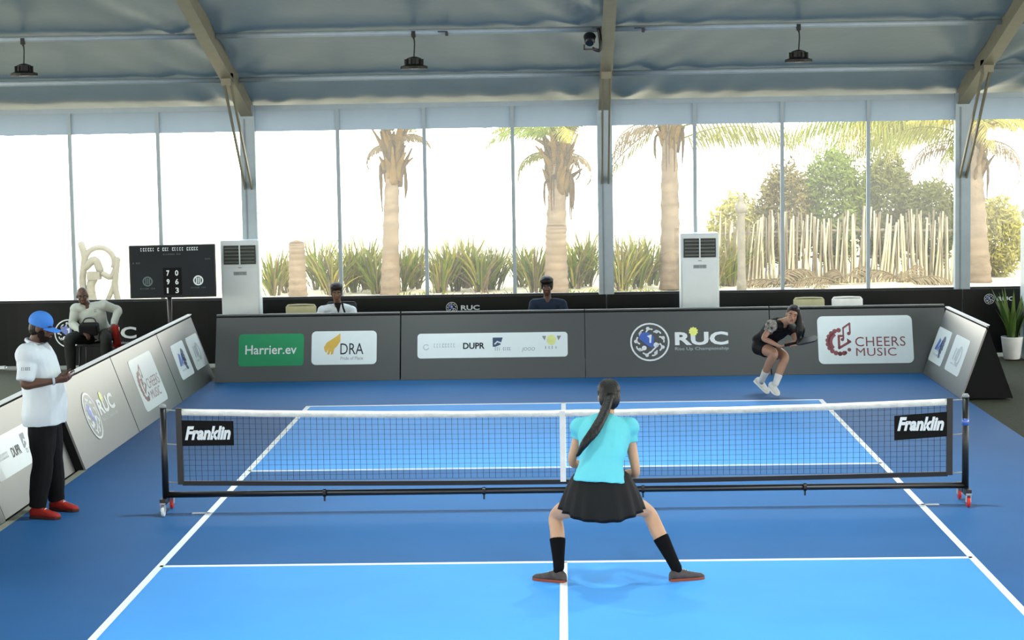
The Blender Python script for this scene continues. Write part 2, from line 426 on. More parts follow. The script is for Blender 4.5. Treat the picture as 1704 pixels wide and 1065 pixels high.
def cheers_card(T, u0, u1, v0, v1, parent):
    c = card(T, u0, u1, v0, v1, PAPER, parent, 0.07); n = 0.005
    U = lambda x: u0+(u1-u0)*x; Vv = lambda y: v0+(v1-v0)*y
    k = (u1-u0)/1630.0        # per photographed crop pixel
    X = lambda x: u0+(x-35)*k; Y = lambda y: v1-(y-30)*(v1-v0)/800.0
    b = MB(); cu, cv = X(410), Y(465); r = 205*k
    b.ring(cu, cv, r*0.62, r*0.98, n, n+0.001, T, PI*0.66, PI*1.25, 14)
    for i in range(11):
        a = PI*0.52+i*PI*0.108
        b.disc(cu+r*1.02*math.cos(a), cv+r*1.02*math.sin(a), r*0.2, n, n+0.001, T, 10)
    for i in range(3):
        a = PI*1.5+i*0.42; b.disc(cu+r*1.02*math.cos(a), cv+r*1.02*math.sin(a), r*0.16, n, n+0.001, T, 10)
    b.strip((X(395), Y(360)), (X(395), Y(580)), 42*k, n, n+0.001, T)
    b.strip((X(380), Y(575)), (X(600), Y(455)), 42*k, n, n+0.001, T)
    b.strip((X(380), Y(365)), (X(480), Y(365)), 40*k, n, n+0.001, T)
    b.prism([(X(535), Y(405)), (X(610), Y(460)), (X(535), Y(500))], n, n+0.001, T)
    b.strip((X(475), Y(420)), (X(475), Y(220)), 28*k, n, n+0.001, T)
    b.strip((X(475), Y(232)), (X(600), Y(150)), 34*k, n, n+0.001, T)
    b.strip((X(590), Y(150)), (X(590), Y(320)), 30*k, n, n+0.001, T)
    b.disc(X(570), Y(325), 32*k, n, n+0.001, T, 10); b.disc(X(455), Y(425), 30*k, n, n+0.001, T, 10)
    obj('gear_note_logo', b, PRINTR, c)['kind'] = 'stuff'
    lettering('CHEERS', T, X(672), X(1535), Y(545), Y(385), n+0.001, PRINTR, c, 0.0, 0, 1.05)
    lettering('MUSIC', T, X(680), X(1370), Y(705), Y(570), n+0.001, PRINTR, c, 0.0, 0, 1.05)
    return c
def sponsor_card_a(T, u0, u1, v0, v1, parent):
    c = card(T, u0, u1, v0, v1, PAPER, parent, 0.05); n = 0.005; du = u1-u0; dv = v1-v0
    b = MB(); b.prism([(u0+du*0.2, v0+dv*0.36), (u0+du*0.34, v0+dv*0.72), (u0+du*0.46, v0+dv*0.66), (u0+du*0.36, v0+dv*0.36)], n, n+0.001, T)
    b.strip((u0+du*0.42, v0+dv*0.38), (u0+du*0.56, v0+dv*0.62), du*0.07, n, n+0.001, T)
    obj('blue_mark', b, PRINTB, c)['kind'] = 'stuff'
    k = MB()
    for i in range(3):
        k.ring(u0+du*(0.66+0.0*i), v0+dv*(0.62-0.12*i), du*0.05, du*0.11, n, n+0.001, T, 0.3, 2*PI-0.9, 10)
        k.strip((u0+du*0.52, v0+dv*(0.64-0.12*i)), (u0+du*0.62, v0+dv*(0.60-0.12*i)), du*0.05, n, n+0.001, T)
    obj('dark_mark', k, PRINTNB, c)['kind'] = 'stuff'
    scribble(T, u0+du*0.25, u1-du*0.2, v0+dv*0.2, v0+dv*0.25, n, PRINTLG, c, 12, seed=3)
    return c
def sponsor_card_b(T, u0, u1, v0, v1, parent):
    c = card(T, u0, u1, v0, v1, PAPER, parent, 0.05); n = 0.005; du = u1-u0; dv = v1-v0
    b = MB()
    for i in range(3): b.strip((u0+du*(0.3+0.13*i), v0+dv*0.35), (u0+du*(0.34+0.13*i), v0+dv*0.68), du*0.06, n, n+0.001, T)
    b.ring(u0+du*0.62, v0+dv*0.5, du*0.1, du*0.15, n, n+0.001, T, 0, 2*PI, 14)
    obj('pale_mark', b, PRINTLG, c)['kind'] = 'stuff'
    scribble(T, u0+du*0.25, u1-du*0.25, v0+dv*0.22, v0+dv*0.26, n, PRINTLG, c, 12, seed=5)
    return c
def partner_strip(T, u0, u1, v0, v1, parent):
    c = card(T, u0, u1, v0, v1, PAPER, parent, 0.045, name='partner_strip'); n = 0.005
    k = (u1-u0)/1645.0; X = lambda x: u0+(x-35)*k; Y = lambda y: v1-(y-40)*(v1-v0)/255.0
    b = MB(); b.ring(X(130), Y(180), 24*k, 34*k, n, n+0.001, T, 0.6, 2*PI-0.3, 16); obj('round_mark', b, PRINTLG, c)
    scribble(T, X(215), X(460), Y(185), Y(145), n, PRINTLG, c, 8, seed=8)
    lettering('DUPR', T, X(535), X(772), Y(205), Y(140), n+0.001, PRINTK, c, 0.03)
    b = MB(); b.prism([(X(860), Y(185)), (X(860), Y(90)), (X(970), Y(90)), (X(945), Y(165)), (X(890), Y(185))], n, n+0.001, T); obj('check_mark_tile', b, PRINTNB, c)
    b = MB(); b.strip((X(880), Y(160)), (X(912), Y(130)), 14*k, n+0.001, n+0.002, T); b.strip((X(905), Y(130)), (X(960), Y(150)), 14*k, n+0.001, n+0.002, T); obj('check_mark', b, PAPER, c)
    scribble(T, X(885), X(1085), Y(222), Y(192), n, PRINTG, c, 9, seed=9)
    lettering('JOOO', T, X(1178), X(1322), Y(240), Y(195), n+0.001, PRINTG, c, 0.0, 0.2)
    b = MB(); b.prism([(X(1400), Y(80)), (X(1445), Y(80)), (X(1430), Y(128))], n, n+0.001, T); b.prism([(X(1562), Y(80)), (X(1612), Y(80)), (X(1580), Y(128))], n, n+0.001, T); obj('wing_marks', b, PRINTG, c)['kind'] = 'stuff'
    b = MB(); b.prism([(X(1503)+50*k*math.cos(a*PI/10), Y(122)+58*k*math.sin(a*PI/10)) for a in range(20)], n, n+0.001, T); obj('yellow_disc', b, mat('pale_yellow_ink', (205, 212, 140), 0.4), c)
    for i, ch in enumerate('IKIA'): lettering(ch, T, X(1435+i*36), X(1437+i*36+(6 if ch == 'I' else 18)), Y(215), Y(185), n+0.001, PRINTG, c)
    return c

# ================================================================== BLACK BANNERS BELOW THE WINDOWS
BAN = mat('black_banner_cloth', (15, 18, 16), 0.6, 0.25, vary=0.15, scale=3, bump=0.1, bscale=2.0)
Tn = Matrix(((1, 0, 0, 0), (0, 0, -1, 0), (0, 1, 0, 0), (0, 0, 0, 1)))     # (u,v,n) -> x, z, -y
def banner(x0, x1, label, logos):
    b = thing('banner', ((x0+x1)/2, WY-0.16, 0), label, 'banner', 'black banners under the windows')
    m = MB(); n = 24; wd = x1-x0
    rings = []
    for i in range(n+1):
        x = -wd/2+wd*i/n; dy = 0.012*math.sin(i*0.9)
        rings.append([(x, dy, 0.03), (x, dy-0.008, 0.5), (x, dy, 0.93), (x, dy+0.01, 0.93), (x, dy+0.01, 0.03)])
    m.loft(rings); obj('cloth', m, BAN, b, smooth=False)
    T = Matrix.Translation((0, -0.024, 0)) @ Tn
    for cx, cz, r in logos:
        cx -= (x0+x1)/2
        ruc_emblem(T, cx, cz, r, b, name='round_emblem')
        lettering('RUC', T, cx+r*1.5, cx+r*4.6, cz-r*0.4, cz+r*0.4, 0.002, PRINTW, b, 0.03)
        if r > 0.15: lettering('Rise Up Championship', T, cx+r*1.5, cx+r*4.6, cz-r*0.8, cz-r*0.58, 0.002, PRINTLG, b)
banner(-8.04, -4.40, 'black banner with a large round logo behind the seated man', [(-7.00, 0.49, 0.21)])
banner(-4.385, 0.61, 'long black banner under the windows between the two air conditioners', [(-1.56, 0.775, 0.085)])
banner(0.625, 5.59, 'black banner under the windows behind the crouching player', [(3.4, 0.5, 0.2)])
banner(5.605, 9.29, 'black banner with small logo behind the potted plant', [(5.96, 0.79, 0.075)])

# ================================================================== A-FRAME ADVERTISING BOARDS
TILT = math.atan(0.31/0.86); SL = math.hypot(0.31, 0.86); CT, ST = math.cos(TILT), math.sin(TILT)
def board(p, rz, L, label, ends=(True, True)):
    strip_m = CAP if rz else mat('grey_edge_strip', (96, 102, 98), 0.5, 0.4)
    b = thing('advertising_board', p, label, 'board', 'slanted boards around the court', rz)
    T = Matrix(((1, 0, 0, 0), (0, ST, -CT, 0), (0, CT, ST, 0), (0, 0, 0, 1)))
    obj('front_panel', MB().prism([(0.004, 0.003), (L-0.004, 0.003), (L-0.004, SL), (0.004, SL)], -0.02, 0.0, T), BOARD, b)
    Tb = Matrix(((1, 0, 0, 0), (0, -ST, CT, 0.62), (0, CT, ST, 0), (0, 0, 0, 1)))
    obj('back_panel', MB().prism([(0.004, 0.003), (L-0.004, 0.003), (L-0.004, SL-0.01), (0.004, SL-0.01)], -0.02, 0.0, Tb), MATTE, b)
    obj('top_strip', MB().box((L/2, 0.315, 0.868), (L-0.012, 0.05, 0.012)), strip_m, b)
    for e, x in zip(ends, (0.012, L-0.012)):
        if e:
            obj('end_gusset', MB().add([(x-0.006, 0.03, 0.004), (x-0.006, 0.60, 0.004), (x-0.006, 0.316, 0.84), (x+0.006, 0.03, 0.004), (x+0.006, 0.60, 0.004), (x+0.006, 0.316, 0.84)],
                [(0, 2, 1), (3, 4, 5), (0, 1, 4, 3), (1, 2, 5, 4), (2, 0, 3, 5)]), MATTE, b)
    return b, T
def ruc_logo_set(T, b, cu, cv, r):
    ruc_emblem(T, cu, cv, r, b)
    k = r/0.27
    lettering('RUC', T, cu+0.33*k, cu+1.03*k, cv-0.05*k, cv+0.13*k, 0.003, PRINTW, b, 0.035)
    lettering('Rise Up Championship', T, cu+0.33*k, cu+1.03*k, cv-0.13*k, cv-0.075*k, 0.003, PRINTLG, b)
    burst(T, cu+0.575*k, cv+0.135*k, 0.065*k, 0.0035, PRINTYG, b)
BY = 9.15
b, T = board((-4.60, BY, 0), 0, 2.45, 'back board with green Harrier.ev card and gold DRA card')
c = card(T, 0.31, 1.175, 0.215, 0.653, GREEN, b, 0.05); lettering('Harrier.ev', T, 0.40, 1.08, 0.375, 0.50, 0.006, PRINTW, c, 0.012)
c = card(T, 1.278, 2.14, 0.223, 0.678, PAPER, b, 0.06); lettering('DRA', T, 1.66, 1.965, 0.36, 0.51, 0.006, PRINTK, c, 0.0); lettering('Pride of Place', T, 1.665, 1.96, 0.285, 0.33, 0.006, PRINTG, c)
wg = MB()
WG = [(1150, 195), (1150, 265), (1120, 310), (1097, 330), (1088, 375), (1066, 383), (1070, 345), (1052, 381), (1034, 378), (1046, 330), (1026, 366), (1010, 345), (1005, 315), (1030, 275), (1070, 250), (1110, 225)]
wg.prism([((350+x_*0.1878-357)/126.0, (635-(520+y_*0.1878))*0.00827) for x_, y_ in reversed(WG)], 0.004, 0.0055, T)
obj('gold_wing', wg, PRINTY, c)['kind'] = 'stuff'
b, T = board((-2.14, BY, 0), 0, 2.43, 'back board with one long white strip of partner logos')
partner_strip(T, 0.22, 2.2, 0.29, 0.625, b)
b, T = board((0.29, BY, 0), 0, 2.43, 'back board with round emblem and large RUC lettering')
ruc_logo_set(T, b, 0.852, 0.47, 0.27)
b, T = board((2.725, BY, 0), 0, 2.30, 'back board with big CHEERS MUSIC card beside the crouching player')
cheers_card(T, 0.62, 1.86, 0.14, 0.785, b)
b, T = board((4.68, 9.12, 0), -PI/2, 2.50, 'right side board with two white cards and black triangular end')
sponsor_card_a(T, 0.02, 0.87, 0.20, 0.655, b); sponsor_card_b(T, 1.12, 1.98, 0.205, 0.665, b)
b, T = board((-4.67, 7.33, 0), PI/2, 2.28, 'left side board with two white cards nearest the back corner')
sponsor_card_a(T, 0.42, 1.22, 0.22, 0.675, b); sponsor_card_b(T, 1.42, 2.2, 0.225, 0.67, b)
b, T = board((-4.67, 4.82, 0), PI/2, 2.49, 'left side board with pale CHEERS MUSIC card beside the net post')
cheers_card(T, 0.62, 1.85, 0.135, 0.755, b)
b, T = board((-4.67, 2.31, 0), PI/2, 2.49, 'left side board with faint RUC logo just right of the referee')
ruc_logo_set(T, b, 0.95, 0.43, 0.26)
b, T = board((-4.76, -0.20, 0), PI/2, 2.46, 'left side board with white partner strip behind the referee')
partner_strip(T, 0.22, 2.2, 0.30, 0.66, b)
b, T = board((-4.74, -2.75, 0), PI/2, 2.49, 'nearest left side board, cut off by the photo edge')

# ================================================================== NET
net = thing('pickleball_net', (0, 0, 0), 'portable black pickleball net on wheeled metal frame across the court', 'net')
def top_z(x): return 0.855+0.055*(abs(x)/3.28)**2
PX = 3.42
cords = MB(); y = 0.0
nv = 124
for i in range(nv+1):
    x = -3.26+6.52*i/nv; zt = top_z(x)-0.03; cords.box((x, y, (0.28+zt)/2), (0.0027, 0.0027, zt-0.28))
for k in range(13):
    z = k/13
    for i in range(16):
        xa = -3.26+6.52*i/16; xb = -3.26+6.52*(i+1)/16
        cords.bar((xa, y, 0.28+(top_z(xa)-0.31)*z), (xb, y, 0.28+(top_z(xb)-0.31)*z), 0.0017, 0.0017)
nm = obj('net_mesh', cords, mat('net_cord', (24, 26, 30), 0.8, 0.2), net); nm['kind'] = 'stuff'
band = MB(); rings = []
for i in range(61):
    x = -3.27+6.54*i/60; zt = top_z(x)+0.004*noise.noise(V((x*3, 0, 0))); dy = 0.004*noise.noise(V((x*7, 4, 0)))
    rings.append([(x, -0.012+dy, zt-0.055), (x, -0.014-dy, zt-0.02), (x, 0, zt), (x, 0.013, zt-0.02), (x, 0.012, zt-0.055)])
band.loft(rings); obj('top_band', band, mat('white_net_tape', (222, 222, 214), 0.7, 0.2, vary=0.1, scale=14, bump=0.5, bscale=30), net, smooth=True)
bb = MB(); rings = []
for i in range(41):
    x = -3.27+6.54*i/40; zt = 0.285-0.028*(1-(abs(x)/3.27)**2)
    rings.append([(x, -0.01, zt-0.04), (x, -0.012, zt), (x, 0.012, zt), (x, 0.01, zt-0.04)])
bb.loft(rings); obj('bottom_band', bb, BLACK, net)
obj('centre_strap', MB().box((0, -0.016, 0.545), (0.048, 0.006, 0.61)), mat('white_strap', (228, 228, 224), 0.7, 0.2), net)
for s_ in (-1, 1):
    obj('side_sleeve', MB().box((s_*3.285, 0, 0.585), (0.05, 0.03, 0.66)), BLACK, net)
    po = obj('post', MB().tube([(s_*PX, 0, 0.11), (s_*PX, 0, 0.5), (s_*PX, 0, 0.925)], [0.03, 0.028, 0.028], 14), BLACK, net, smooth=True)
    obj('post_cap', MB().lathe([(0.03, 0), (0.032, 0.01), (0.02, 0.03)], (s_*PX, 0, 0.92)), mat('grey_cap', (120, 125, 128), 0.4), po, smooth=True)
    if s_ > 0: obj('blue_label', MB().tube([(PX, 0, 0.68), (PX, 0, 0.74)], 0.0295, 14), PRINTB, po, smooth=True)
    cl = MB()
    for z in (0.895, 0.60, 0.27): cl.tube([(s_*3.30, 0, z), (s_*3.40, 0, z+0.005)], 0.006, 6)
    obj('lacing', cl, mat('grey_cord', (150, 152, 150), 0.7), net)['kind'] = 'stuff'
    foot = obj('foot_bar', MB().box((s_*PX, 0.06, 0.125), (0.05, 0.42, 0.05)), BLACK, net)
    for yy in (-0.13, 0.25):
        f_ = obj('caster_fork', MB().box((s_*PX-0.018, yy, 0.08), (0.006, 0.05, 0.07)).box((s_*PX+0.018, yy, 0.08), (0.006, 0.05, 0.07)).box((s_*PX, yy, 0.112), (0.05, 0.05, 0.014)), mat('zinc', (190, 192, 192), 0.3, 0.5, 0.6), net)
        R = Matrix.Rotation(PI/2, 3, 'Y')
        obj('caster_wheel', MB().lathe([(0.012, -0.013), (0.04, -0.013), (0.045, -0.008), (0.045, 0.008), (0.04, 0.013), (0.012, 0.013)], (s_*PX, yy, 0.047), 18, R), RED if (s_ > 0 or yy > 0) else WHITE, f_, smooth=False)
    x0 = -3.26 if s_ < 0 else 2.815
    Tf = Matrix.Translation((0, -0.018, 0)) @ Tn
    tilt = -0.012 if s_ < 0 else 0.03
    pn = obj('banner_patch', MB().prism([(x0, 0.59-(tilt if tilt > 0 else 0)), (x0+0.445, 0.59-(0 if tilt > 0 else tilt)*0), (x0+0.445, 0.80), (x0, 0.80-tilt)], 0, 0.004, Tf), MATTE, net)
    lettering('Franklin', Tf, x0+0.025, x0+0.42, 0.64, 0.76, 0.0055, PRINTW, pn, 0.045, 0.28)
obj('base_pipe', MB().tube([(-PX, 0, 0.165), (PX, 0, 0.165)], 0.027, 14), mat('satin_black', (22, 22, 23), 0.28, 0.6), net, smooth=True)
for x in (-2.05, -0.68, 0.68, 2.06):
    obj('pipe_joint', MB().tube([(x-0.012, 0, 0.165), (x+0.012, 0, 0.165)], 0.034, 14).box((x, 0, 0.12), (0.014, 0.03, 0.05)), BLACK, net)

# ================================================================== AIR CONDITIONERS
def aircon(x, y, label, rz=0.0):
    a = thing('air_conditioner', (x, y, 0), label, 'air conditioner', 'tower air conditioners by the windows', rz)
    W_, D_, H_ = 0.53, 0.34, 1.80
    WB = mat('aircon_white', (205, 214, 216), 0.4, 0.45, vary=0.02)
    rbox('body', (0, 0.02, H_/2), (W_, D_, H_), WB, a, 0.018)
    g = obj('grille_frame', MB().box((0, -D_/2+0.013, 1.60), (W_-0.09, 0.02, 0.26)), mat('grille_dark', (52, 56, 52), 0.6), a)
    for s_ in (-1, 1):
        for k in range(5):
            R = Matrix.Rotation(0.5, 3, 'X')
            obj('louvre', MB().box((s_*0.108, -D_/2-0.002, 1.505+0.048*k), (0.195, 0.03, 0.007), R), mat('louvre_grey', (120, 126, 122), 0.5), g)
    obj('grille_divider', MB().box((0, -D_/2-0.004, 1.60), (0.018, 0.026, 0.26)), WB, g)
    obj('front_panel', bevel(MB().box((0, -D_/2+0.016, 1.0), (W_-0.06, 0.02, 0.88)).mesh('front_panel'), 0.006), WB, a) if False else put('front_panel', bevel(MB().box((0, -D_/2+0.014, 1.0), (W_-0.05, 0.02, 0.86)).mesh('front_panel'), 0.006), WB, a)
    put('lower_panel', bevel(MB().box((0, -D_/2+0.014, 0.30), (W_-0.05, 0.02, 0.50)).mesh('lower_panel'), 0.006), WB, a)
    dp = obj('display', MB().box((0, -D_/2+0.002, 1.345), (0.18, 0.006, 0.05)), mat('display_grey', (135, 146, 150), 0.3), a)
    scribble(Matrix.Translation((0, -D_/2-0.002, 0)) @ Tn, -0.075, 0.075, 1.333, 1.357, 0, mat('display_marks', (70, 78, 82), 0.4), dp, 9)
    obj('badge', MB().box((0, -D_/2+0.002, 1.425), (0.05, 0.006, 0.014)), PRINTG, a)
    obj('plinth', MB().box((0, 0.02, 0.015), (W_+0.03, D_+0.03, 0.03)), PRINTLG, a)
    return a
aircon(-4.45, 10.70, 'white tower air conditioner beside the scoreboard screen', 0.05)
aircon(1.89, 10.70, 'white tower air conditioner in front of the pale palm trunk on the right', 0.0)
aircon(6.60, 10.70, 'white tower air conditioner cut off by the right edge beside the potted plant', 0.0)

# ================================================================== SCOREBOARD SCREEN
tv = thing('scoreboard_screen', (-5.28, 10.05, 0), 'dark scoreboard television on a black floor stand', 'screen', rz=0.12)
SCR = mat('screen_dark', (13, 22, 28), 0.45, 0.25, vary=0.35, scale=1.6)
rbox('housing', (0, 0.03, 1.42), (1.16, 0.06, 0.72), BLACK, tv, 0.01)
Ts = Matrix.Translation((0, -0.002, 0)) @ Tn
sc_ = obj('display', MB().prism([(-0.56, 1.075), (0.56, 1.075), (0.56, 1.765), (-0.56, 1.765)], 0, 0.003, Ts), SCR, tv)
GL = mat('screen_white', (190, 200, 200), 0.4, emit=0.25); GD = mat('screen_dim', (80, 96, 96), 0.4, emit=0.08)
scribble(Ts, -0.42, 0.36, 1.70, 1.745, 0.0035, GL, sc_, 24, 'title_line', 21)
scribble(Ts, -0.12, 0.12, 1.645, 1.662, 0.0035, GD, sc_, 12, 'subtitle_line', 22)
scribble(Ts, -0.53, -0.42, 1.53, 1.55, 0.0035, GD, sc_, 5, 'team_name', 23); scribble(Ts, 0.44, 0.52, 1.57, 1.59, 0.0035, GD, sc_, 4, 'team_name', 24)
obj('score_box', MB().prism([(-0.13, 1.10), (0.12, 1.10), (0.12, 1.47), (-0.13, 1.47)], 0.0032, 0.004, Ts), MATTE, sc_)
for i, (a, b2) in enumerate((('7', '0'), ('9', '6'), ('1', '3'))):
    v1 = 1.435-0.118*i
    lettering(a, Ts, -0.085, -0.065 if a == '1' else -0.045, v1-0.075, v1, 0.005, GL, sc_, 0.03); lettering(b2, Ts, 0.03, 0.075, v1-0.075, v1, 0.005, GL, sc_, 0.02)
for cx, m_ in ((-0.34, GD), (0.34, GL)):
    q = MB().ring(cx, 1.29, 0.05, 0.068, 0.0035, 0.0045, Ts)
    for dx in (-0.025, 0, 0.025): q.strip((cx+dx, 1.25), (cx+dx, 1.33), 0.014, 0.0035, 0.0045, Ts)
    obj('team_logo', q, m_, sc_)['kind'] = 'stuff'; scribble(Ts, cx-0.1, cx+0.1, 1.185, 1.2, 0.0035, GD, sc_, 10, 'team_name', 30)
obj('stand_pole', MB().tube([(-0.06, 0.05, 0.03), (-0.06, 0.05, 1.3)], 0.032, 12), BLACK, tv, smooth=True)
obj('stand_base', MB().bar((-0.45, 0.05, 0.02), (0.40, 0.05, 0.02), 0.05, 0.04).bar((-0.06, -0.3, 0.02), (-0.06, 0.4, 0.02), 0.05, 0.04), BLACK, tv)

# ================================================================== HANGING LAMPS
LB = mat('lamp_black', (20, 22, 20), 0.55, 0.4)
def lamp(x, y, label, grp):
    zc = roof_z(y)+0.0; l = thing('pendant_lamp', (x, y, zc), label, 'lamp', grp)
    drop = 0.42
    obj('cable', MB().tube([(0.0, 0, 0.03), (0.012, 0, -0.12), (0.0, 0, -drop+0.12)], 0.009, 6).tube([(-0.04, 0, 0.02), (0.0, 0, -0.06)], 0.006, 5), LB, l)
    obj('hook', MB().box((0, 0, 0.0), (0.05, 0.05, 0.08)), LB, l)
    hs = obj('housing', MB().lathe([(0.03, 0.14), (0.09, 0.12), (0.095, 0.05), (0.12, 0.035), (0.17, 0.02), (0.172, -0.012), (0.15, -0.016), (0.10, -0.01)], (0, 0, -drop), 20), LB, l, smooth=False)
    fn = MB()
    for k in range(10):
        a = 2*PI*k/10; R = Matrix.Rotation(a, 3, 'Z'); fn.box(V((0.105*math.cos(a), 0.105*math.sin(a), -drop+0.075)), (0.03, 0.006, 0.07), R)
    obj('cooling_fins', fn, LB, hs)
    obj('lens', MB().lathe([(0.098, 0.0), (0.09, -0.004)], (0, 0, -drop-0.006), 20), mat('lamp_lens', (235, 238, 235), 0.3, emit=2.0), l)
    return l, drop
def lamp_light(l, drop, power):
    ld = bpy.data.lights.new('lamp_light', 'AREA'); ld.shape = 'DISK'; ld.size = 0.28; ld.energy = power; ld.color = (0.88, 1.0, 0.97); ld.spread = 1.75
    lo = bpy.data.objects.new('lamp_light', ld); COL.objects.link(lo); lo.parent = l; lo.location = (0, 0, -drop-0.03)
GR = 'black high-bay lamps hanging from the roof'
for x, lb in ((-6.76, 'black high-bay lamp hanging at the far left of the roof'), (-1.82, 'black high-bay lamp hanging between the left and centre rafters'), (3.0, 'black high-bay lamp hanging between the centre and right rafters')):
    l, d = lamp(x, 8.40, lb, GR); lamp_light(l, d, LAMP_W*0.25)
for y, yn in ((0.6, 'net'), (-6.0, 'near baseline')):
    for x, xn in ((-1.4, 'left'), (2.0 if y > 0 else 3.0, 'right')):
        l, d = lamp(x, y, 'black high-bay lamp hanging over the %s half of the court above the %s' % (xn, yn), 'high-bay lamps above the frame'); lamp_light(l, d, LAMP_W)

# spotlight on the purlin beside the centre rafter, and two purlin clips
s = thing('ceiling_spotlight', (0.50, 8.36, roof_z(8.4)+0.03), 'small black spotlight on a bracket beside the centre rafter', 'spotlight')
obj('bracket', MB().tube([(0, 0, 0.0), (0.02, -0.02, -0.1), (0.025, -0.04, -0.24), (0.0, -0.04, -0.28), (-0.08, -0.05, -0.25)], 0.022, 8, 3), BLACK, s, smooth=True)
R = Matrix.Rotation(-0.9, 3, 'X')
hd = obj('head', MB().lathe([(0.05, -0.06), (0.065, -0.04), (0.07, 0.05), (0.08, 0.07), (0.07, 0.08), (0.03, 0.078)], (-0.11, -0.05, -0.15), 14, R), BLACK, s)
obj('mount_plate', MB().box((-0.02, 0, 0.01), (0.12, 0.05, 0.02)), BLACK, s)
obj('yoke', MB().bar((-0.18, -0.05, -0.2), (-0.18, -0.05, -0.27), 0.02, 0.05).bar((-0.18, -0.05, -0.26), (-0.02, -0.05, -0.26), 0.05, 0.02), BLACK, s)
for x, lb in ((-1.4, 'small black clip on the purlin right of the middle lamp'), (1.06, 'small black clip on the purlin right of the centre rafter')):
    c_ = thing('purlin_clip', (x, 8.39, roof_z(8.42)+0.03), lb, 'clip'); obj('clip_body', MB().box((0, -0.02, -0.03), (0.035, 0.04, 0.05)), BLACK, c_); obj('clip_bar', MB().box((-0.05, -0.03, 0.0), (0.12, 0.02, 0.015)), BLACK, c_)

# ================================================================== PEOPLE
def fuse(mb, voxel, name, it=3, fac=0.5, crease=0.0, cs=9.0, seed=0):
    me = mb.mesh('tmp'); o = bpy.data.objects.new('tmp', me); COL.objects.link(o)
    md = o.modifiers.new('r', 'REMESH'); md.mode = 'VOXEL'; md.voxel_size = voxel
    if it:
        sm = o.modifiers.new('s', 'SMOOTH'); sm.iterations = it; sm.factor = fac
    dg = bpy.context.evaluated_depsgraph_get(); dg.update()
    out = bpy.data.meshes.new_from_object(o.evaluated_get(dg))
    bpy.data.objects.remove(o); bpy.data.meshes.remove(me)
    if crease:
        nr = [v.normal.copy() for v in out.vertices]
        for v, n in zip(out.vertices, nr):
            p = v.co*cs; p.z *= 0.8
            q = noise.noise(p+V((seed, 0, 0)))+0.5*noise.noise(p*2.3+V((0, seed, 0)))
            v.co += n*crease*q
    out.polygons.foreach_set('use_smooth', [True]*len(out.polygons)); out.name = name
    return out
def lerp(a, b, t): return a+(b-a)*t
def frame(f, up):
    f = f.normalized(); r = f.cross(up).normalized(); u = r.cross(f)
    return f, r, u
def ering(c, a, b, ra, rb, n=20, e=2.4):
    out = []
    for j in range(n):
        t = 2*PI*j/n; ct, st = math.cos(t), math.sin(t)
        out.append(c+a*ra*math.copysign(abs(ct)**(2/e), ct)+b*rb*math.copysign(abs(st)**(2/e), st))
    return out
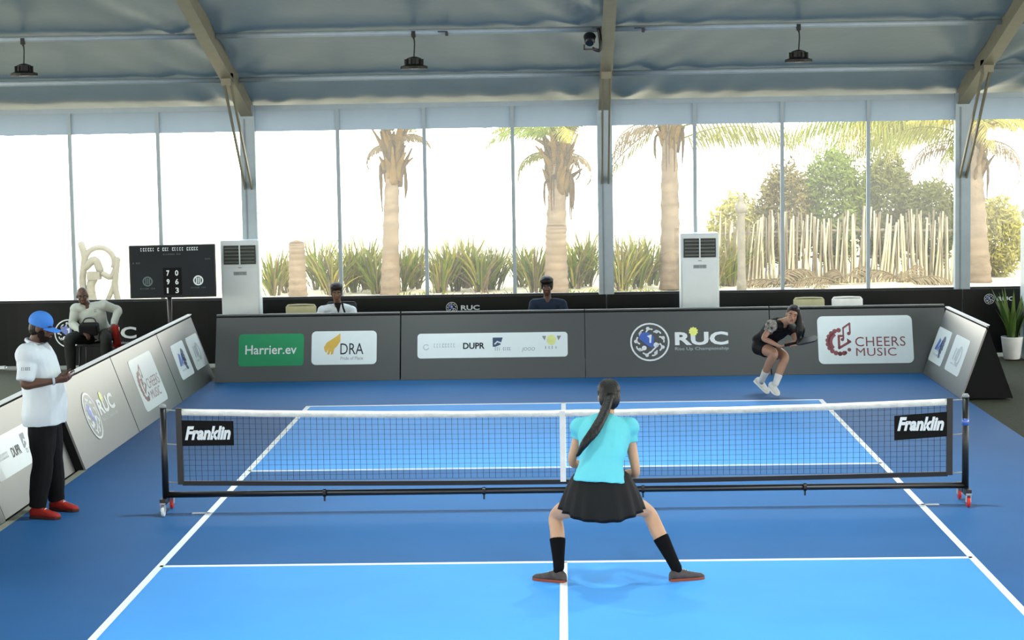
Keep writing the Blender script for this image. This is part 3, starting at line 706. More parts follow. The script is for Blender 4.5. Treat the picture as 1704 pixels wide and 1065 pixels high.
class Person:
    # J: joints in world coordinates; built relative to the root on the ground
    def __init__(s, loc, label, J, look, hup=(0, 0, 1), scale=1.0, female=False, bulk=1.0, belly=0.0, skin=(150, 108, 84), group=None):
        s.root = thing('person', loc, label, 'person', group); o = V(loc)
        s.J = {k: V(v)-o for k, v in J.items()}
        s.k = scale; s.fem = female; s.bulk = bulk; s.belly = belly
        s.look, s.rt, s.up = frame(V(look), V(hup))
        s.skin = mat('skin_%d_%d_%d' % skin, skin, 0.5, 0.35, vary=0.06, scale=12)
        s.sv = (s.J['hipR']-s.J['hipL']).normalized()      # towards the person's right
        s.shv = (s.J['shR']-s.J['shL']).normalized()
        s.hands = []
    def torso_rings(s, t0=-0.16, t1=1.0, inf=0.0, n=9, hold=False):
        J = s.J; k = s.k; P, N = J['pelvis'], J['neck']; ax = (N-P); 
        mid = J.get('mid', lerp(P, N, 0.5))
        prof = [(-0.18, 0.10, 0.075), (-0.08, 0.150, 0.105), (0.05, 0.165, 0.115), (0.25, 0.142 if s.fem else 0.15, 0.100), (0.42, 0.128 if s.fem else 0.150, 0.096), (0.62, 0.148 if s.fem else 0.165, 0.108), (0.78, 0.165 if s.fem else 0.182, 0.108), (0.90, 0.150 if s.fem else 0.168, 0.088), (0.98, 0.095, 0.066), (1.04, 0.055, 0.055)]
        def smp(t):
            if t <= prof[0][0]: return prof[0][1:]
            for a, b in zip(prof[:-1], prof[1:]):
                if t <= b[0]:
                    q = (t-a[0])/(b[0]-a[0]); return lerp(a[1], b[1], q), lerp(a[2], b[2], q)
            return prof[-1][1:]
        R = []
        for i in range(n):
            t = lerp(t0, t1, i/(n-1))
            tt = min(max(t, 0), 1)
            c = (1-tt)**2*P+2*tt*(1-tt)*(mid*2-(P+N)/2)+tt*tt*N+ax*(t-tt)
            tan = (2*(1-tt)*((mid*2-(P+N)/2)-P)+2*tt*(N-(mid*2-(P+N)/2))).normalized()
            sd = lerp(s.sv, s.shv, tt); sd = (sd-tan*sd.dot(tan)).normalized(); fw = tan.cross(sd)
            if fw.dot(s.look+s.sv.cross(V((0, 0, 1)))*-0.5) < 0: pass
            a, b = smp(max(t, 0.03) if hold else t); bl = s.belly*math.exp(-((t-0.28)/0.28)**2)
            R.append(ering(c+s.front(fw)*bl*0.5, sd, fw, a*k*s.bulk+inf, b*k*s.bulk+inf+bl*0.5, 22))
        return R
    def front(s, fw):
        f = V((0, 0, 1)).cross(s.sv)     # person's front when right side is sv: up x right = front*(+1)
        return fw if fw.dot(f) > 0 else -fw
    def chain(s, mb, a, b, c, ra, inf=0.0, t0=0.0, t1=1.0, seg=12, cut=True):
        # limb a-b-c with radii list at 0,.25,.5,.75,1 of the total; keeps t0..t1
        pts = [a, lerp(a, b, 0.5), b, lerp(b, c, 0.35), c]; P, R = smooth_path(pts, ra, 6)
        n = len(P)-1; i0 = round(t0*n); i1 = round(t1*n)
        P = P[i0:i1+1]; R = [r*s.k*s.bulk**0.5+inf for r in R[i0:i1+1]]
        mb.tube(P, R, seg, 0, round_=not cut)
    ARM = [0.050, 0.046, 0.038, 0.039, 0.025]; LEG = [0.086, 0.078, 0.054, 0.056, 0.036]
    def limb(s, mb, kind, sd, **kw):
        J = s.J
        if kind == 'arm': s.chain(mb, J['sh'+sd], J['el'+sd], J['wr'+sd], [x*(0.86 if s.fem else 1.0) for x in s.ARM], **kw)
        else: s.chain(mb, J['hip'+sd], J['kn'+sd], J['an'+sd], s.LEG, **kw)
    def hand(s, mb, sd, d, pn, curl=0.6, thumb=1.0):
        w = s.J['wr'+sd]; d = V(d).normalized(); pn = V(pn); pn = (pn-d*pn.dot(d)).normalized(); sdv = d.cross(pn); k = s.k*(0.92 if s.fem else 1)
        rings = []
        for t, wd, th in ((-0.02, 0.024, 0.020), (0.02, 0.030, 0.019), (0.05, 0.039, 0.016), (0.085, 0.041, 0.014), (0.098, 0.034, 0.010)):
            rings.append(ering(w+d*t*k, sdv, pn, wd*k, th*k, 12))
        mb.loft(rings)
        for i, (off, ln) in enumerate(((-0.030, 0.068), (-0.010, 0.078), (0.011, 0.074), (0.030, 0.058))):
            p = w+d*0.086*k+sdv*off*k; dd = d.copy(); pts = [p]; cu = curl*(0.85+0.1*i)
            for q, fr in ((0.7, 0.45), (1.0, 0.32), (0.9, 0.23)):
                dd = (Matrix.Rotation(cu*q, 3, sdv) @ dd) if dd.dot(d) > -2 else dd
                if (Matrix.Rotation(0.3, 3, sdv) @ d).dot(pn) < 0: dd = Matrix.Rotation(-2*cu*q, 3, sdv) @ dd
                p = p+dd*ln*fr*k; pts.append(p)
            mb.tube(pts, [0.0092*k, 0.0088*k, 0.008*k, 0.0068*k], 8, 0, round_=True)
        ts = -thumb
        a = w+d*0.022*k+sdv*ts*0.026*k+pn*0.006*k
        b = a+(d*0.7+sdv*ts*0.55+pn*0.45).normalized()*0.042*k; c = b+(d*0.85+sdv*ts*0.1+pn*0.5).normalized()*0.032*k
        mb.tube([a-d*0.012, a, b, c], [0.013*k, 0.013*k, 0.0105*k, 0.008*k], 8, 0, round_=True)
    def head(s, mb):
        h = s.J['head']; k = s.k; R = Matrix((s.rt, s.look, s.up)).transposed()
        at_ = lambda x, y, z: h+R @ (V((x, y, z))*k)
        mb.ell(at_(0, -0.012, 0.025), 0.074*k, 0.093*k, 0.092*k, R, 18, 12)
        mb.ell(at_(0, 0.022, -0.045), 0.058*k, 0.062*k, 0.068*k, R, 16, 10)
        mb.ell(at_(0, 0.050, -0.092), 0.030*k, 0.026*k, 0.022*k, R, 12, 8)
        mb.ell(at_(0, 0.068, 0.022), 0.050*k, 0.018*k, 0.014*k, R, 12, 8)
        mb.tube([at_(0, 0.078, 0.012), at_(0, 0.090, -0.012), at_(0, 0.100, -0.030)], [0.008*k, 0.010*k, 0.013*k], 8, 2, True)
        for q in (-1, 1):
            mb.ell(at_(q*0.013, 0.088, -0.033), 0.009*k, 0.010*k, 0.007*k, R, 8, 6)
            mb.ell(at_(q*0.036, 0.064, -0.022), 0.022*k, 0.016*k, 0.016*k, R, 8, 6)
            mb.ell(at_(q*0.075, -0.010, -0.012), 0.010*k, 0.020*k, 0.032*k, R, 10, 8)
        mb.ell(at_(0, 0.078, -0.060), 0.024*k, 0.012*k, 0.010*k, R, 10, 6)
        N = s.J['neck']; hb = at_(0, -0.018, -0.05)
        mb.tube([N-(hb-N).normalized()*0.05, lerp(N, hb, 0.4), hb], [0.064*k, 0.052*k*s.bulk**0.3, 0.052*k*s.bulk**0.3], 14, 3)
    def face(s):
        h = s.J['head']; k = s.k; R = Matrix((s.rt, s.look, s.up)).transposed(); at_ = lambda x, y, z: h+R @ (V((x, y, z))*k)
        for q in (-1, 1):
            e = obj('eye', MB().ell(at_(q*0.031, 0.071, 0.004), 0.012*k, 0.010*k, 0.006*k, R, 10, 6), mat('eye_white', (150, 142, 132), 0.4), s.root, True)
            obj('iris', MB().ell(at_(q*0.031, 0.078, 0.004), 0.006*k, 0.004*k, 0.006*k, R, 8, 6), mat('iris_brown', (30, 20, 14), 0.2), e, True)
            obj('eyebrow', MB().tube([at_(q*0.016, 0.086, 0.024), at_(q*0.034, 0.084, 0.028), at_(q*0.052, 0.068, 0.022)], [0.004*k, 0.005*k, 0.003*k], 6, 2), mat('brow_hair', (22, 16, 13), 0.7), s.root, True)
        obj('lips', MB().ell(at_(0, 0.087, -0.061), 0.021*k, 0.006*k, 0.008*k, R, 10, 6), mat('lip', (120, 66, 58), 0.45), s.root, True)
    def body(s, handspec, voxel=0.0075, feet=True):
        mb = MB(); mb.loft(s.torso_rings(-0.17, 1.02, 0, 13)); s.head(mb)
        for sd in 'RL':
            s.limb(mb, 'arm', sd, cut=False); mb.ell(s.J['sh'+sd], 0.056*s.k*s.bulk**0.5, 0.056*s.k*s.bulk**0.5, 0.056*s.k*s.bulk**0.5)
            s.limb(mb, 'leg', sd, cut=False); mb.ell(s.J['hip'+sd], 0.09*s.k, 0.09*s.k, 0.09*s.k)
            s.hand(mb, sd, *handspec[sd])
            if feet:
                d = s.foot_dir(sd); a = s.J['an'+sd]; hh = s.heel(sd); mb.tube([a, hh+d[0]*0.11*s.k+d[1]*0.045*s.k, hh+d[0]*0.19*s.k+d[1]*0.034*s.k], [0.034*s.k, 0.024*s.k, 0.014*s.k], 10, 2, True)
        b = put('body', fuse(mb, voxel, 'body', 4), s.skin, s.root); s.face(); return b
    def foot_dir(s, sd):
        t = s.J['toe'+sd]-s.J['an'+sd]; h = s.J.get('heel'+sd)
        if h is not None:
            d = (s.J['toe'+sd]-h).normalized(); u = V((0, 0, 1)); u = (u-d*u.dot(d)).normalized()
        else:
            d = V((t.x, t.y, 0)).normalized(); u = V((0, 0, 1))
        return d, u
    def heel(s, sd):
        h = s.J.get('heel'+sd)
        if h is None:
            d, u = s.foot_dir(sd); a = s.J['an'+sd]; h = a-d*0.065*s.k; h = V((h.x, h.y, 0.0))
        return h
    def shoe(s, sd, m, msole, L=0.285, lace=True):
        d, u = s.foot_dir(sd); k = s.k*(0.9 if s.fem else 1); L *= k; sdv = d.cross(u); h = s.J.get('heel'+sd)
        if h is None:
            a = s.J['an'+sd]; h = a-d*0.065*k; h = V((h.x, h.y, 0.0))
        prof = [(0.0, 0.020, 0.060), (0.03, 0.032, 0.078), (0.12, 0.039, 0.104), (0.28, 0.040, 0.108), (0.42, 0.042, 0.092), (0.6, 0.046, 0.070), (0.78, 0.047, 0.056), (0.92, 0.038, 0.048), (0.985, 0.022, 0.034), (1.0, 0.010, 0.026)]
        up = []; so = []
        for t, wd, ht in prof:
            c = h+d*t*L; z0 = 0.016*k; 
            up.append([c+u*(z0+(ht*k-z0)*(0.5-0.5*math.cos(q)) if False else z0)+sdv*0 for q in ()] or ering(c+u*(z0+ht*k)/2, sdv, u, wd*k, (ht*k-z0)/2+0.002, 16, 2.6))
            so.append([c+sdv*wd*1.07*k, c+sdv*wd*1.1*k+u*0.014*k, c+sdv*wd*1.0*k+u*0.024*k, c-sdv*wd*1.0*k+u*0.024*k, c-sdv*wd*1.1*k+u*0.014*k, c-sdv*wd*1.07*k])
        x = obj('shoe', MB().loft(up), m, s.root, True); obj('sole', MB().loft(so), msole, x)
        if lace:
            lc = MB()
            for t in (0.36, 0.44, 0.52):
                hh = {0.36: 0.100, 0.44: 0.089, 0.52: 0.080}[t]*k
                lc.tube([h+d*t*L+sdv*0.022*k+u*(hh-0.006), h+d*t*L+u*(hh+0.004), h+d*t*L-sdv*0.022*k+u*(hh-0.006)], 0.004*k, 6, 3)
            obj('laces', lc, mat('lace_white', (200, 200, 196), 0.7), x)
        return x
    def sock(s, sd, m, t0=0.82):
        mb = MB(); s.limb(mb, 'leg', sd, inf=0.006, t0=t0, t1=1.0); a = s.J['an'+sd]; mb.ell(a, 0.042*s.k, 0.042*s.k, 0.042*s.k)
        d, u = s.foot_dir(sd); mb.tube([a, s.heel(sd)+d*0.09*s.k+u*0.05*s.k], [0.041*s.k, 0.030*s.k], 10)
        return put('sock', fuse(mb, 0.006, 'sock', 3), m, s.root)
    def shirt(s, m, t0=-0.02, sleeve=0.34, inf=0.016, name='shirt', cuff=0.014, crease=0.006, flare=0.0, cs=9.0):
        mb = MB(); R = s.torso_rings(t0, 0.985, inf, 16, True)
        if flare:
            for i, r in enumerate(R[:4]):
                c = sum(r, V())/len(r); R[i] = [c+(p-c)*(1+flare*(1-i/4)) for p in r]
        mb.loft(R)
        for sd in 'RL':
            mb.ell(s.J['sh'+sd], (0.056*s.k+inf)*s.bulk**0.5, (0.056*s.k+inf)*s.bulk**0.5, (0.054*s.k+inf)*s.bulk**0.5)
            s.limb(mb, 'arm', sd, inf=cuff, t1=sleeve)
            mb.tube([lerp(s.J['neck'], s.J['sh'+sd], 0.15)-V((0, 0, 0.03)), lerp(s.J['neck'], s.J['sh'+sd], 0.6)-V((0, 0, 0.012)), s.J['sh'+sd]], [0.07*s.k, 0.06*s.k+inf*0.6, 0.05*s.k+inf], 12, 2)
        return put(name, fuse(mb, 0.008, name, 4, 0.5, crease, cs, 3), m, s.root)
    def trousers(s, m, t1=0.97, inf=0.018, name='trousers', top=0.10, crease=0.006):
        mb = MB(); mb.loft(s.torso_rings(-0.17, top, inf*0.7, 8))
        for sd in 'RL':
            mb.ell(s.J['hip'+sd], 0.082*s.k+inf, 0.082*s.k+inf, 0.09*s.k+inf); s.limb(mb, 'leg', sd, inf=inf, t1=t1)
        return put(name, fuse(mb, 0.009, name, 4, 0.5, crease, 8.0, 7), m, s.root)
    def hair_cap(s, m, down=0.0, back=0.0, size=1.0, name='hair', extra=None, front=0.045):
        h = s.J['head']; k = s.k*size; R = Matrix((s.rt, s.look, s.up)).transposed(); at_ = lambda x, y, z: h+R @ (V((x, y, z))*k)
        mb = MB(); mb.ell(at_(0, -0.022, 0.040), 0.082*k, 0.094*k, 0.090*k, R, 20, 14)
        mb.ell(at_(0, -0.045, 0.000-down*0.5), 0.077*k, 0.068*k, 0.075*k+down*0.5, R, 18, 12)
        mb.ell(at_(0, 0.010, 0.082), 0.066*k, front*1.5*k, 0.036*k, R, 16, 10)
        if extra: extra(mb, at_, k)
        return put(name, fuse(mb, 0.006, name, 3, 0.5, 0.002, 40.0, 2), m, s.root)
HAIR = mat('black_hair', (11, 9, 8), 0.5, 0.3, vary=0.4, scale=60, stretch=(1, 1, 0.15), bump=0.4, bscale=90)
HAIR_B = mat('dark_brown_hair', (24, 15, 10), 0.55, 0.3, vary=0.3, scale=50, bump=0.5, bscale=90)
def J_of(**k): return k

# ---- near player seen from behind
Y0 = -2.86
p1 = Person((0.37, Y0, 0), 'woman player from behind in cyan shirt and black skirt, wide ready stance', dict(
    pelvis=at(998, 818, -2.97), mid=at(1002, 762, -2.93), neck=at(1008, 697, -2.74), head=at(1013, 660, -2.66),
    shL=at(966, 712, -2.76), elL=at(952, 768, -2.74), wrL=at(992, 785, -2.52),
    shR=at(1046, 712, -2.78), elR=at(1058, 786, -2.82), wrR=at(1031, 790, -2.57),
    hipL=at(975, 828, -2.96), knL=at(926, 858, -2.66), anL=at(930, 944, -2.80), toeL=at(885, 968, -2.70),
    hipR=at(1023, 828, -2.96), knR=at(1078, 852, -2.68), anR=at(1126, 946, -2.80), toeR=at(1180, 968, -2.72)), look=(-0.08, 1, -0.25), scale=0.94, female=True, bulk=1.08, skin=(178, 138, 108))
p1.body({'L': ((0.75, 0.55, -0.05), (0.1, 0.3, -1), 1.0, -1.0), 'R': ((-0.5, 0.8, -0.05), (0.1, 0.3, -1), 1.0, 1.0)})
p1.shirt(mat('cyan_shirt', (92, 182, 192), 0.75, 0.2, vary=0.05, scale=5), 0.17, 0.15, 0.024, crease=0.009, cs=7.0, flare=0.10)
sk = MB(); rings = []; n = 72
ax = (p1.J['pelvis']-p1.J['mid']).normalized(); sd = p1.sv; c0 = lerp(p1.J['pelvis'], p1.J['mid'], 0.62)
fw = V((0, 1, 0))
for i in range(13):
    t = i/12; c = c0+V((0.0, 0.03*t, -0.315*t)); ra = lerp(0.166, 0.300, t**0.62); rb = lerp(0.127, 0.238, t**0.7)
    ring_ = []
    for j in range(n):
        a = 2*PI*j/n; pl = 1+0.05*t*math.cos(16*a+0.8*math.sin(3*a))+0.03*t*noise.noise(V((math.cos(a)*2, math.sin(a)*2, t)))
        q = c+sd*ra*pl*math.cos(a)+fw*rb*pl*math.sin(a)
        q = q+V((0, 0, 0.055*t*(abs(math.cos(a))**2)-0.02*t+0.018*t*noise.noise(V((math.cos(a)*3, math.sin(a)*3, 7)))))
        ring_.append(q)
    rings.append(ring_)
for t in (1, 0):
    last = rings[-1] if t else None
inner = [[p1.J['pelvis']*0.06+q*0.94 for q in r] for r in (rings[-1], rings[6])]
rings += inner
put('skirt', MB().loft(rings).mesh('skirt', True), mat('black_skirt', (11, 11, 10), 0.7, 0.25, vary=0.25, scale=6), p1.root)
for sd_ in 'LR':
    p1.sock(sd_, mat('black_sock', (10, 10, 11), 0.85, 0.1), 0.80)
    p1.shoe(sd_, mat('grey_shoe', (70, 62, 58), 0.7, 0.3, vary=0.3, scale=30), mat('rust_sole', (130, 66, 50), 0.7, 0.2), 0.315)
def tail(mb, at_, k):
    a = at_(0, -0.10, -0.01)
    mb.ell(at_(0, -0.095, -0.015), 0.035*k, 0.03*k, 0.04*k)
    pts = [a, at(1004, 690, -2.90)-V(p1.root.location), at(990, 716, -3.03)-V(p1.root.location), at(973, 738, -3.075)-V(p1.root.location), at(961, 758, -3.06)-V(p1.root.location)]
    mb.tube(pts, [0.030, 0.036, 0.038, 0.030, 0.010], 12, 5, True)
    for q in range(5):
        of = V((0.012*math.cos(q*1.3), 0.006*math.sin(q*2.1), 0.01*math.sin(q*1.7)))
        mb.tube([p+of for p in pts], [0.016, 0.024, 0.022, 0.016, 0.006], 8, 4, True)
h1 = p1.hair_cap(HAIR, 0.03, extra=tail, size=1.08)
obj('hair_tie', MB().tube([at(1008, 678, -2.80)-V(p1.root.location), at(1005, 685, -2.82)-V(p1.root.location)], 0.034, 12), mat('black_band', (12, 12, 12), 0.6), h1)
obj('wristband', MB().tube([lerp(p1.J['wrR'], p1.J['elR'], 0.10), lerp(p1.J['wrR'], p1.J['elR'], 0.32)], 0.034, 14), mat('black_band', (12, 12, 12), 0.6), p1.root, True)

def paddle(a, d, nrm, label, col):
    # a: grip end in the hand, d: direction of the blade
    d = V(d).normalized(); nrm = V(nrm); nrm = (nrm-d*nrm.dot(d)).normalized(); x = d.cross(nrm)
    T = Matrix((x, d, nrm)).transposed().to_4x4()
    t = thing('pickleball_paddle', a, label, 'paddle', 'pickleball paddles')
    obj('blade', MB().prism([(-0.02, 0.0), (0.02, 0.0)] + [(px_, py_) for px_, py_ in rrect(-0.095, 0.095, 0.03, 0.28, 0.045)][::1] if False else rrect(-0.095, 0.095, 0.02, 0.27, 0.05), -0.007, 0.007, T), col, t)
    obj('edge_guard', MB().ring(0, 0.15, 0.0, 0.0001, 0, 0.001, T, seg=3) if False else MB().strip((-0.094, 0.07), (-0.094, 0.22), 0.008, -0.009, 0.009, T).strip((0.094, 0.07), (0.094, 0.22), 0.008, -0.009, 0.009, T).strip((-0.05, 0.269), (0.05, 0.269), 0.008, -0.009, 0.009, T), BLACK, t)
    obj('grip', MB().tube([T @ V((0, 0.03, 0)), T @ V((0, -0.03, 0)), T @ V((0, -0.12, 0))], [0.017, 0.016, 0.018], 10), RUBBER, t, True)
    return t
w_ = p1.J['wrR']+V(p1.root.location)
paddle(w_+V((-0.10, 0.10, 0.0)), (-0.35, 0.75, 0.45), (0.9, 0.4, 0), 'dark paddle held in front of the cyan-shirted woman', mat('paddle_black', (25, 27, 30), 0.5))

# ---- referee on the left
p2 = Person((-4.42, 0.05, 0), 'man in white polo, blue cap and red shoes standing on the left', dict(
    pelvis=at(72, 692, 0.04), mid=at(66, 630, 0.04), neck=at(55, 574, 0.04), head=at(70, 545, 0.03),
    shR=at(46, 592, -0.17), elR=at(42, 640, -0.25), wrR=at(92, 634, -0.16),
    shL=at(60, 588, 0.23), elL=at(66, 634, 0.26), wrL=at(103, 628, 0.05),
    hipR=at(70, 702, -0.035), knR=at(71, 770, -0.10), anR=at(62, 845, -0.13), toeR=at(95, 858, -0.20),
    hipL=at(78, 700, 0.115), knL=at(88, 768, 0.16), anL=at(94, 832, 0.22), toeL=at(128, 845, 0.13)), look=(1, -0.10, -0.22), hup=(0.15, 0, 1), scale=1.03, bulk=1.06, belly=0.05, skin=(84, 58, 44))
p2.body({'R': ((0.95, 0.25, 0.12), (-0.1, 0.6, 0.75), 0.75, -1.0), 'L': ((0.93, -0.35, 0.10), (-0.1, -0.5, 0.8), 0.75, 1.0)})
WPOLO = mat('white_polo', (196, 206, 212), 0.8, 0.15, vary=0.03)
p2.shirt(WPOLO, -0.11, 0.40, 0.048, crease=0.011, cuff=0.032, flare=0.0, cs=6.0, name='polo_shirt')
nk = p2.J['neck']
obj('collar', MB().tube([nk+V((0.02+0.075*math.cos(a), 0.078*math.sin(a), 0.02-0.028*math.cos(a))) for a in [2*PI*i/14 for i in range(15)]], 0.017, 8), WPOLO, p2.root, True)
scribble(Matrix.Translation(V(at(42, 614, -0.30))-V(p2.root.location)) @ Tn, -0.05, 0.05, -0.012, 0.012, 0, PRINTNB, p2.root, 6, 'sleeve_print', 4)
p2.trousers(mat('black_trousers', (9, 9, 11), 0.8, 0.2, vary=0.2), 0.985, 0.034, top=-0.06)
for sd_ in 'LR': p2.shoe(sd_, mat('red_shoe', (150, 34, 24), 0.6, 0.3, vary=0.15, scale=20), mat('dark_sole', (58, 24, 20), 0.7))
def beard(mb, at_, k): pass
R2 = Matrix((p2.rt, p2.look, p2.up)).transposed(); h2 = p2.J['head']
a2 = lambda x, y, z: h2+R2 @ (V((x, y, z))*1.03)
bd = MB(); bd.ell(a2(0, 0.035, -0.078), 0.058, 0.052, 0.044, R2, 14, 9); bd.ell(a2(0, 0.088, -0.046), 0.026, 0.008, 0.007, R2)
for q in (-1, 1): bd.ell(a2(q*0.055, 0.02, -0.05), 0.014, 0.035, 0.04, R2)
put('beard', fuse(bd, 0.005, 'beard', 2, 0.5, 0.003, 60), mat('black_beard', (26, 19, 16), 0.8, 0.1, vary=0.3, scale=80), p2.root)
p2.hair_cap(HAIR, 0.02, size=0.97)
CAPB = mat('blue_cap', (62, 122, 205), 0.7, 0.2, vary=0.06)
cp = MB(); cp.ell(a2(0, -0.018, 0.048), 0.092, 0.107, 0.092, R2, 20, 14)
cap_me = fuse(cp, 0.006, 'cap', 2)
bm = bmesh.new(); bm.from_mesh(cap_me)
cutp = a2(0, -0.018, 0.012); bmesh.ops.bisect_plane(bm, geom=bm.verts[:]+bm.edges[:]+bm.faces[:], plane_co=cutp, plane_no=-(p2.up*1.0+p2.look*0.12), clear_outer=True); bm.to_mesh(cap_me); bm.free()
cap_o = put('cap', cap_me, CAPB, p2.root)
vz = MB(); rings = []
for i in range(7):
    t = i/6; y = 0.062+0.105*t; hw = 0.082*math.sqrt(max(0.05, 1-(t*0.9)**2.6)); z = 0.026-0.018*t
    rings.append([a2(x*hw, y-0.02*x*x, z-0.022*x*x*(1-0.3*t)) for x in (-1, -0.6, -0.2, 0.2, 0.6, 1)]+[a2(x*hw, y-0.02*x*x, z-0.006-0.022*x*x*(1-0.3*t)) for x in (1, 0.6, 0.2, -0.2, -0.6, -1)])
vz.loft(rings); obj('visor', vz, CAPB, cap_o, True)
obj('watch', MB().tube([lerp(p2.J['wrR'], p2.J['elR'], 0.02), lerp(p2.J['wrR'], p2.J['elR'], 0.10)], 0.034, 14), mat('pale_watch', (170, 180, 195), 0.4), p2.root, True)
ph = thing('phone', at(112, 627, -0.05), 'phone held in both hands by the man in the blue cap', 'phone')
Rp = Matrix.Rotation(-0.55, 3, 'Y') @ Matrix.Rotation(0.2, 3, 'Z')
put('case', bevel(MB().box((0, 0, 0), (0.155, 0.075, 0.010), Rp).mesh('case'), 0.003), mat('pale_phone', (190, 196, 200), 0.4), ph)
obj('screen', MB().box(Rp @ V((0, 0, 0.006)), (0.145, 0.067, 0.001), Rp), mat('phone_glass', (225, 230, 232), 0.2, emit=0.3), ph)

# ---- far player crouching on her toes
gA = ground(1277, 655); gB = ground(1300, 664)
p3 = Person((2.60, 7.1, 0), 'woman player in black crouching with a paddle at the back of the court', dict(
    pelvis=at(1271, 571, 7.32), mid=at(1283, 556, 7.24), neck=at(1303, 537, 7.04), head=at(1319, 524, 6.93),
    shR=at(1284, 542, 6.98), elR=at(1271, 563, 6.93), wrR=at(1298, 577, 6.80),
    shL=at(1318, 550, 7.16), elL=at(1327, 570, 7.05), wrL=at(1311, 575, 6.84),
    hipR=at(1264, 577, 7.25), knR=at(1288, 588, 6.98), anR=at(1268, 632, 7.26), toeR=gA, heelR=at(1255, 634, 7.44),
    hipL=at(1283, 579, 7.38), knL=at(1306, 594, 7.06), anL=at(1291, 638, 7.02), toeL=gB, heelL=at(1281, 645, 7.14)), look=(-0.10, -1, -0.10), hup=(0.25, 0, 1), scale=0.95, female=True, skin=(158, 120, 96))
p3.body({'R': ((0.9, -0.25, 0.15), (0.1, 0.2, 1), 0.9, 1.0), 'L': ((0.4, -0.8, 0.1), (-0.6, 0, 0.8), 1.0, 1.0)})
BTOP = mat('black_top', (11, 10, 11), 0.7, 0.2, vary=0.2)
p3.shirt(BTOP, -0.05, 0.14, 0.016, crease=0.006)
for sd_ in 'R':
    mb = MB(); p3.limb(mb, 'arm', sd_, inf=0.020, t0=0.0, t1=0.26); mb.ell(p3.J['sh'+sd_], 0.078, 0.078, 0.076)
    m_ = mat('flower_sleeve', (128, 124, 118), 0.7, 0.2, vary=0.95, scale=22)
    put('patterned_sleeve', fuse(mb, 0.007, 'patterned_sleeve', 3, 0.5, 0.004, 12), m_, p3.root)
p3.trousers(mat('black_shorts', (10, 9, 9), 0.7, 0.2, vary=0.2), 0.26, 0.020, 'shorts', 0.12)
for sd_ in 'LR':
    p3.sock(sd_, mat('white_sock', (205, 205, 200), 0.8, 0.1), 0.86)
    p3.shoe(sd_, mat('white_shoe', (214, 216, 210), 0.6, 0.3, vary=0.08, scale=20), mat('white_sole', (225, 225, 220), 0.6))
def tail3(mb, at_, k):
    o3 = V(p3.root.location)
    mb.tube([at_(-0.03, -0.07, 0.02), at_(-0.085, -0.02, -0.06), at(1334, 546, 6.95)-o3, at(1336, 562, 6.98)-o3], [0.05, 0.05, 0.045, 0.015], 12, 5, True)
    mb.tube([at_(-0.05, 0.02, 0.07), at_(-0.088, 0.02, -0.02), at(1330, 550, 6.92)-o3, at(1328, 566, 6.93)-o3], [0.03, 0.035, 0.045, 0.015], 12, 5, True)
p3.hair_cap(HAIR, 0.02, extra=tail3)
paddle(at(1322, 571, 6.74), (0.95, -0.1, 0.22), (0.15, -0.25, 1), 'black paddle held by the crouching woman in black', mat('paddle_black', (25, 27, 30), 0.5))

# ---- chairs
def chair(x, y, rz, label, m, grp='chairs behind the boards'):
    c = thing('chair', (x, y, 0), label, 'chair', grp, rz)
    rbox('seat', (0, 0, 0.44), (0.44, 0.43, 0.035), m, c, 0.012)
    Rb = Matrix.Rotation(-0.14, 3, 'X')
    bk = bevel(MB().box((0, 0.235, 0.78), (0.42, 0.025, 0.24), Rb).mesh('backrest'), 0.01); put('backrest', bk, m, c)
    fm = MB(); fm.tube([(-0.20, 0.2, 0.44), (-0.2, 0.225, 0.65), (-0.19, 0.25, 0.88), (-0.14, 0.256, 0.915), (0.14, 0.256, 0.915), (0.19, 0.25, 0.88), (0.2, 0.225, 0.65), (0.20, 0.2, 0.44)], 0.012, 8, 3)
    obj('back_frame', fm, m, c, True)
    for a in (-1, 1):
        for b_ in (-1, 1): obj('leg', MB().tube([(a*0.19, b_*0.18, 0.43), (a*0.215, b_*0.215, 0.0)], [0.014, 0.011], 8), m, c, True)
    return c
CH_D = mat('dark_chair', (34, 36, 36), 0.6); CH_C = mat('cream_chair', (168, 166, 130), 0.5); CH_W = mat('white_chair', (220, 222, 220), 0.5)
chair(-6.36, 10.12, 0.0, 'dark chair under the seated man in the grey shirt', CH_D)
chair(-3.06, 10.38, 0.0, 'dark chair under the young man in the white shirt', CH_D)
chair(-0.23, 10.38, 0.0, 'dark chair under the young man in the navy shirt', CH_D)
chair(-3.58, 10.05, 0.0, 'cream chair whose back shows left of the young man in white', CH_C)
chair(3.34, 9.98, 0.0, 'cream tube-frame chair just behind the CHEERS MUSIC board', CH_C)
chair(3.86, 10.0, 0.0, 'white chair whose back shows above the CHEERS MUSIC board', CH_W)

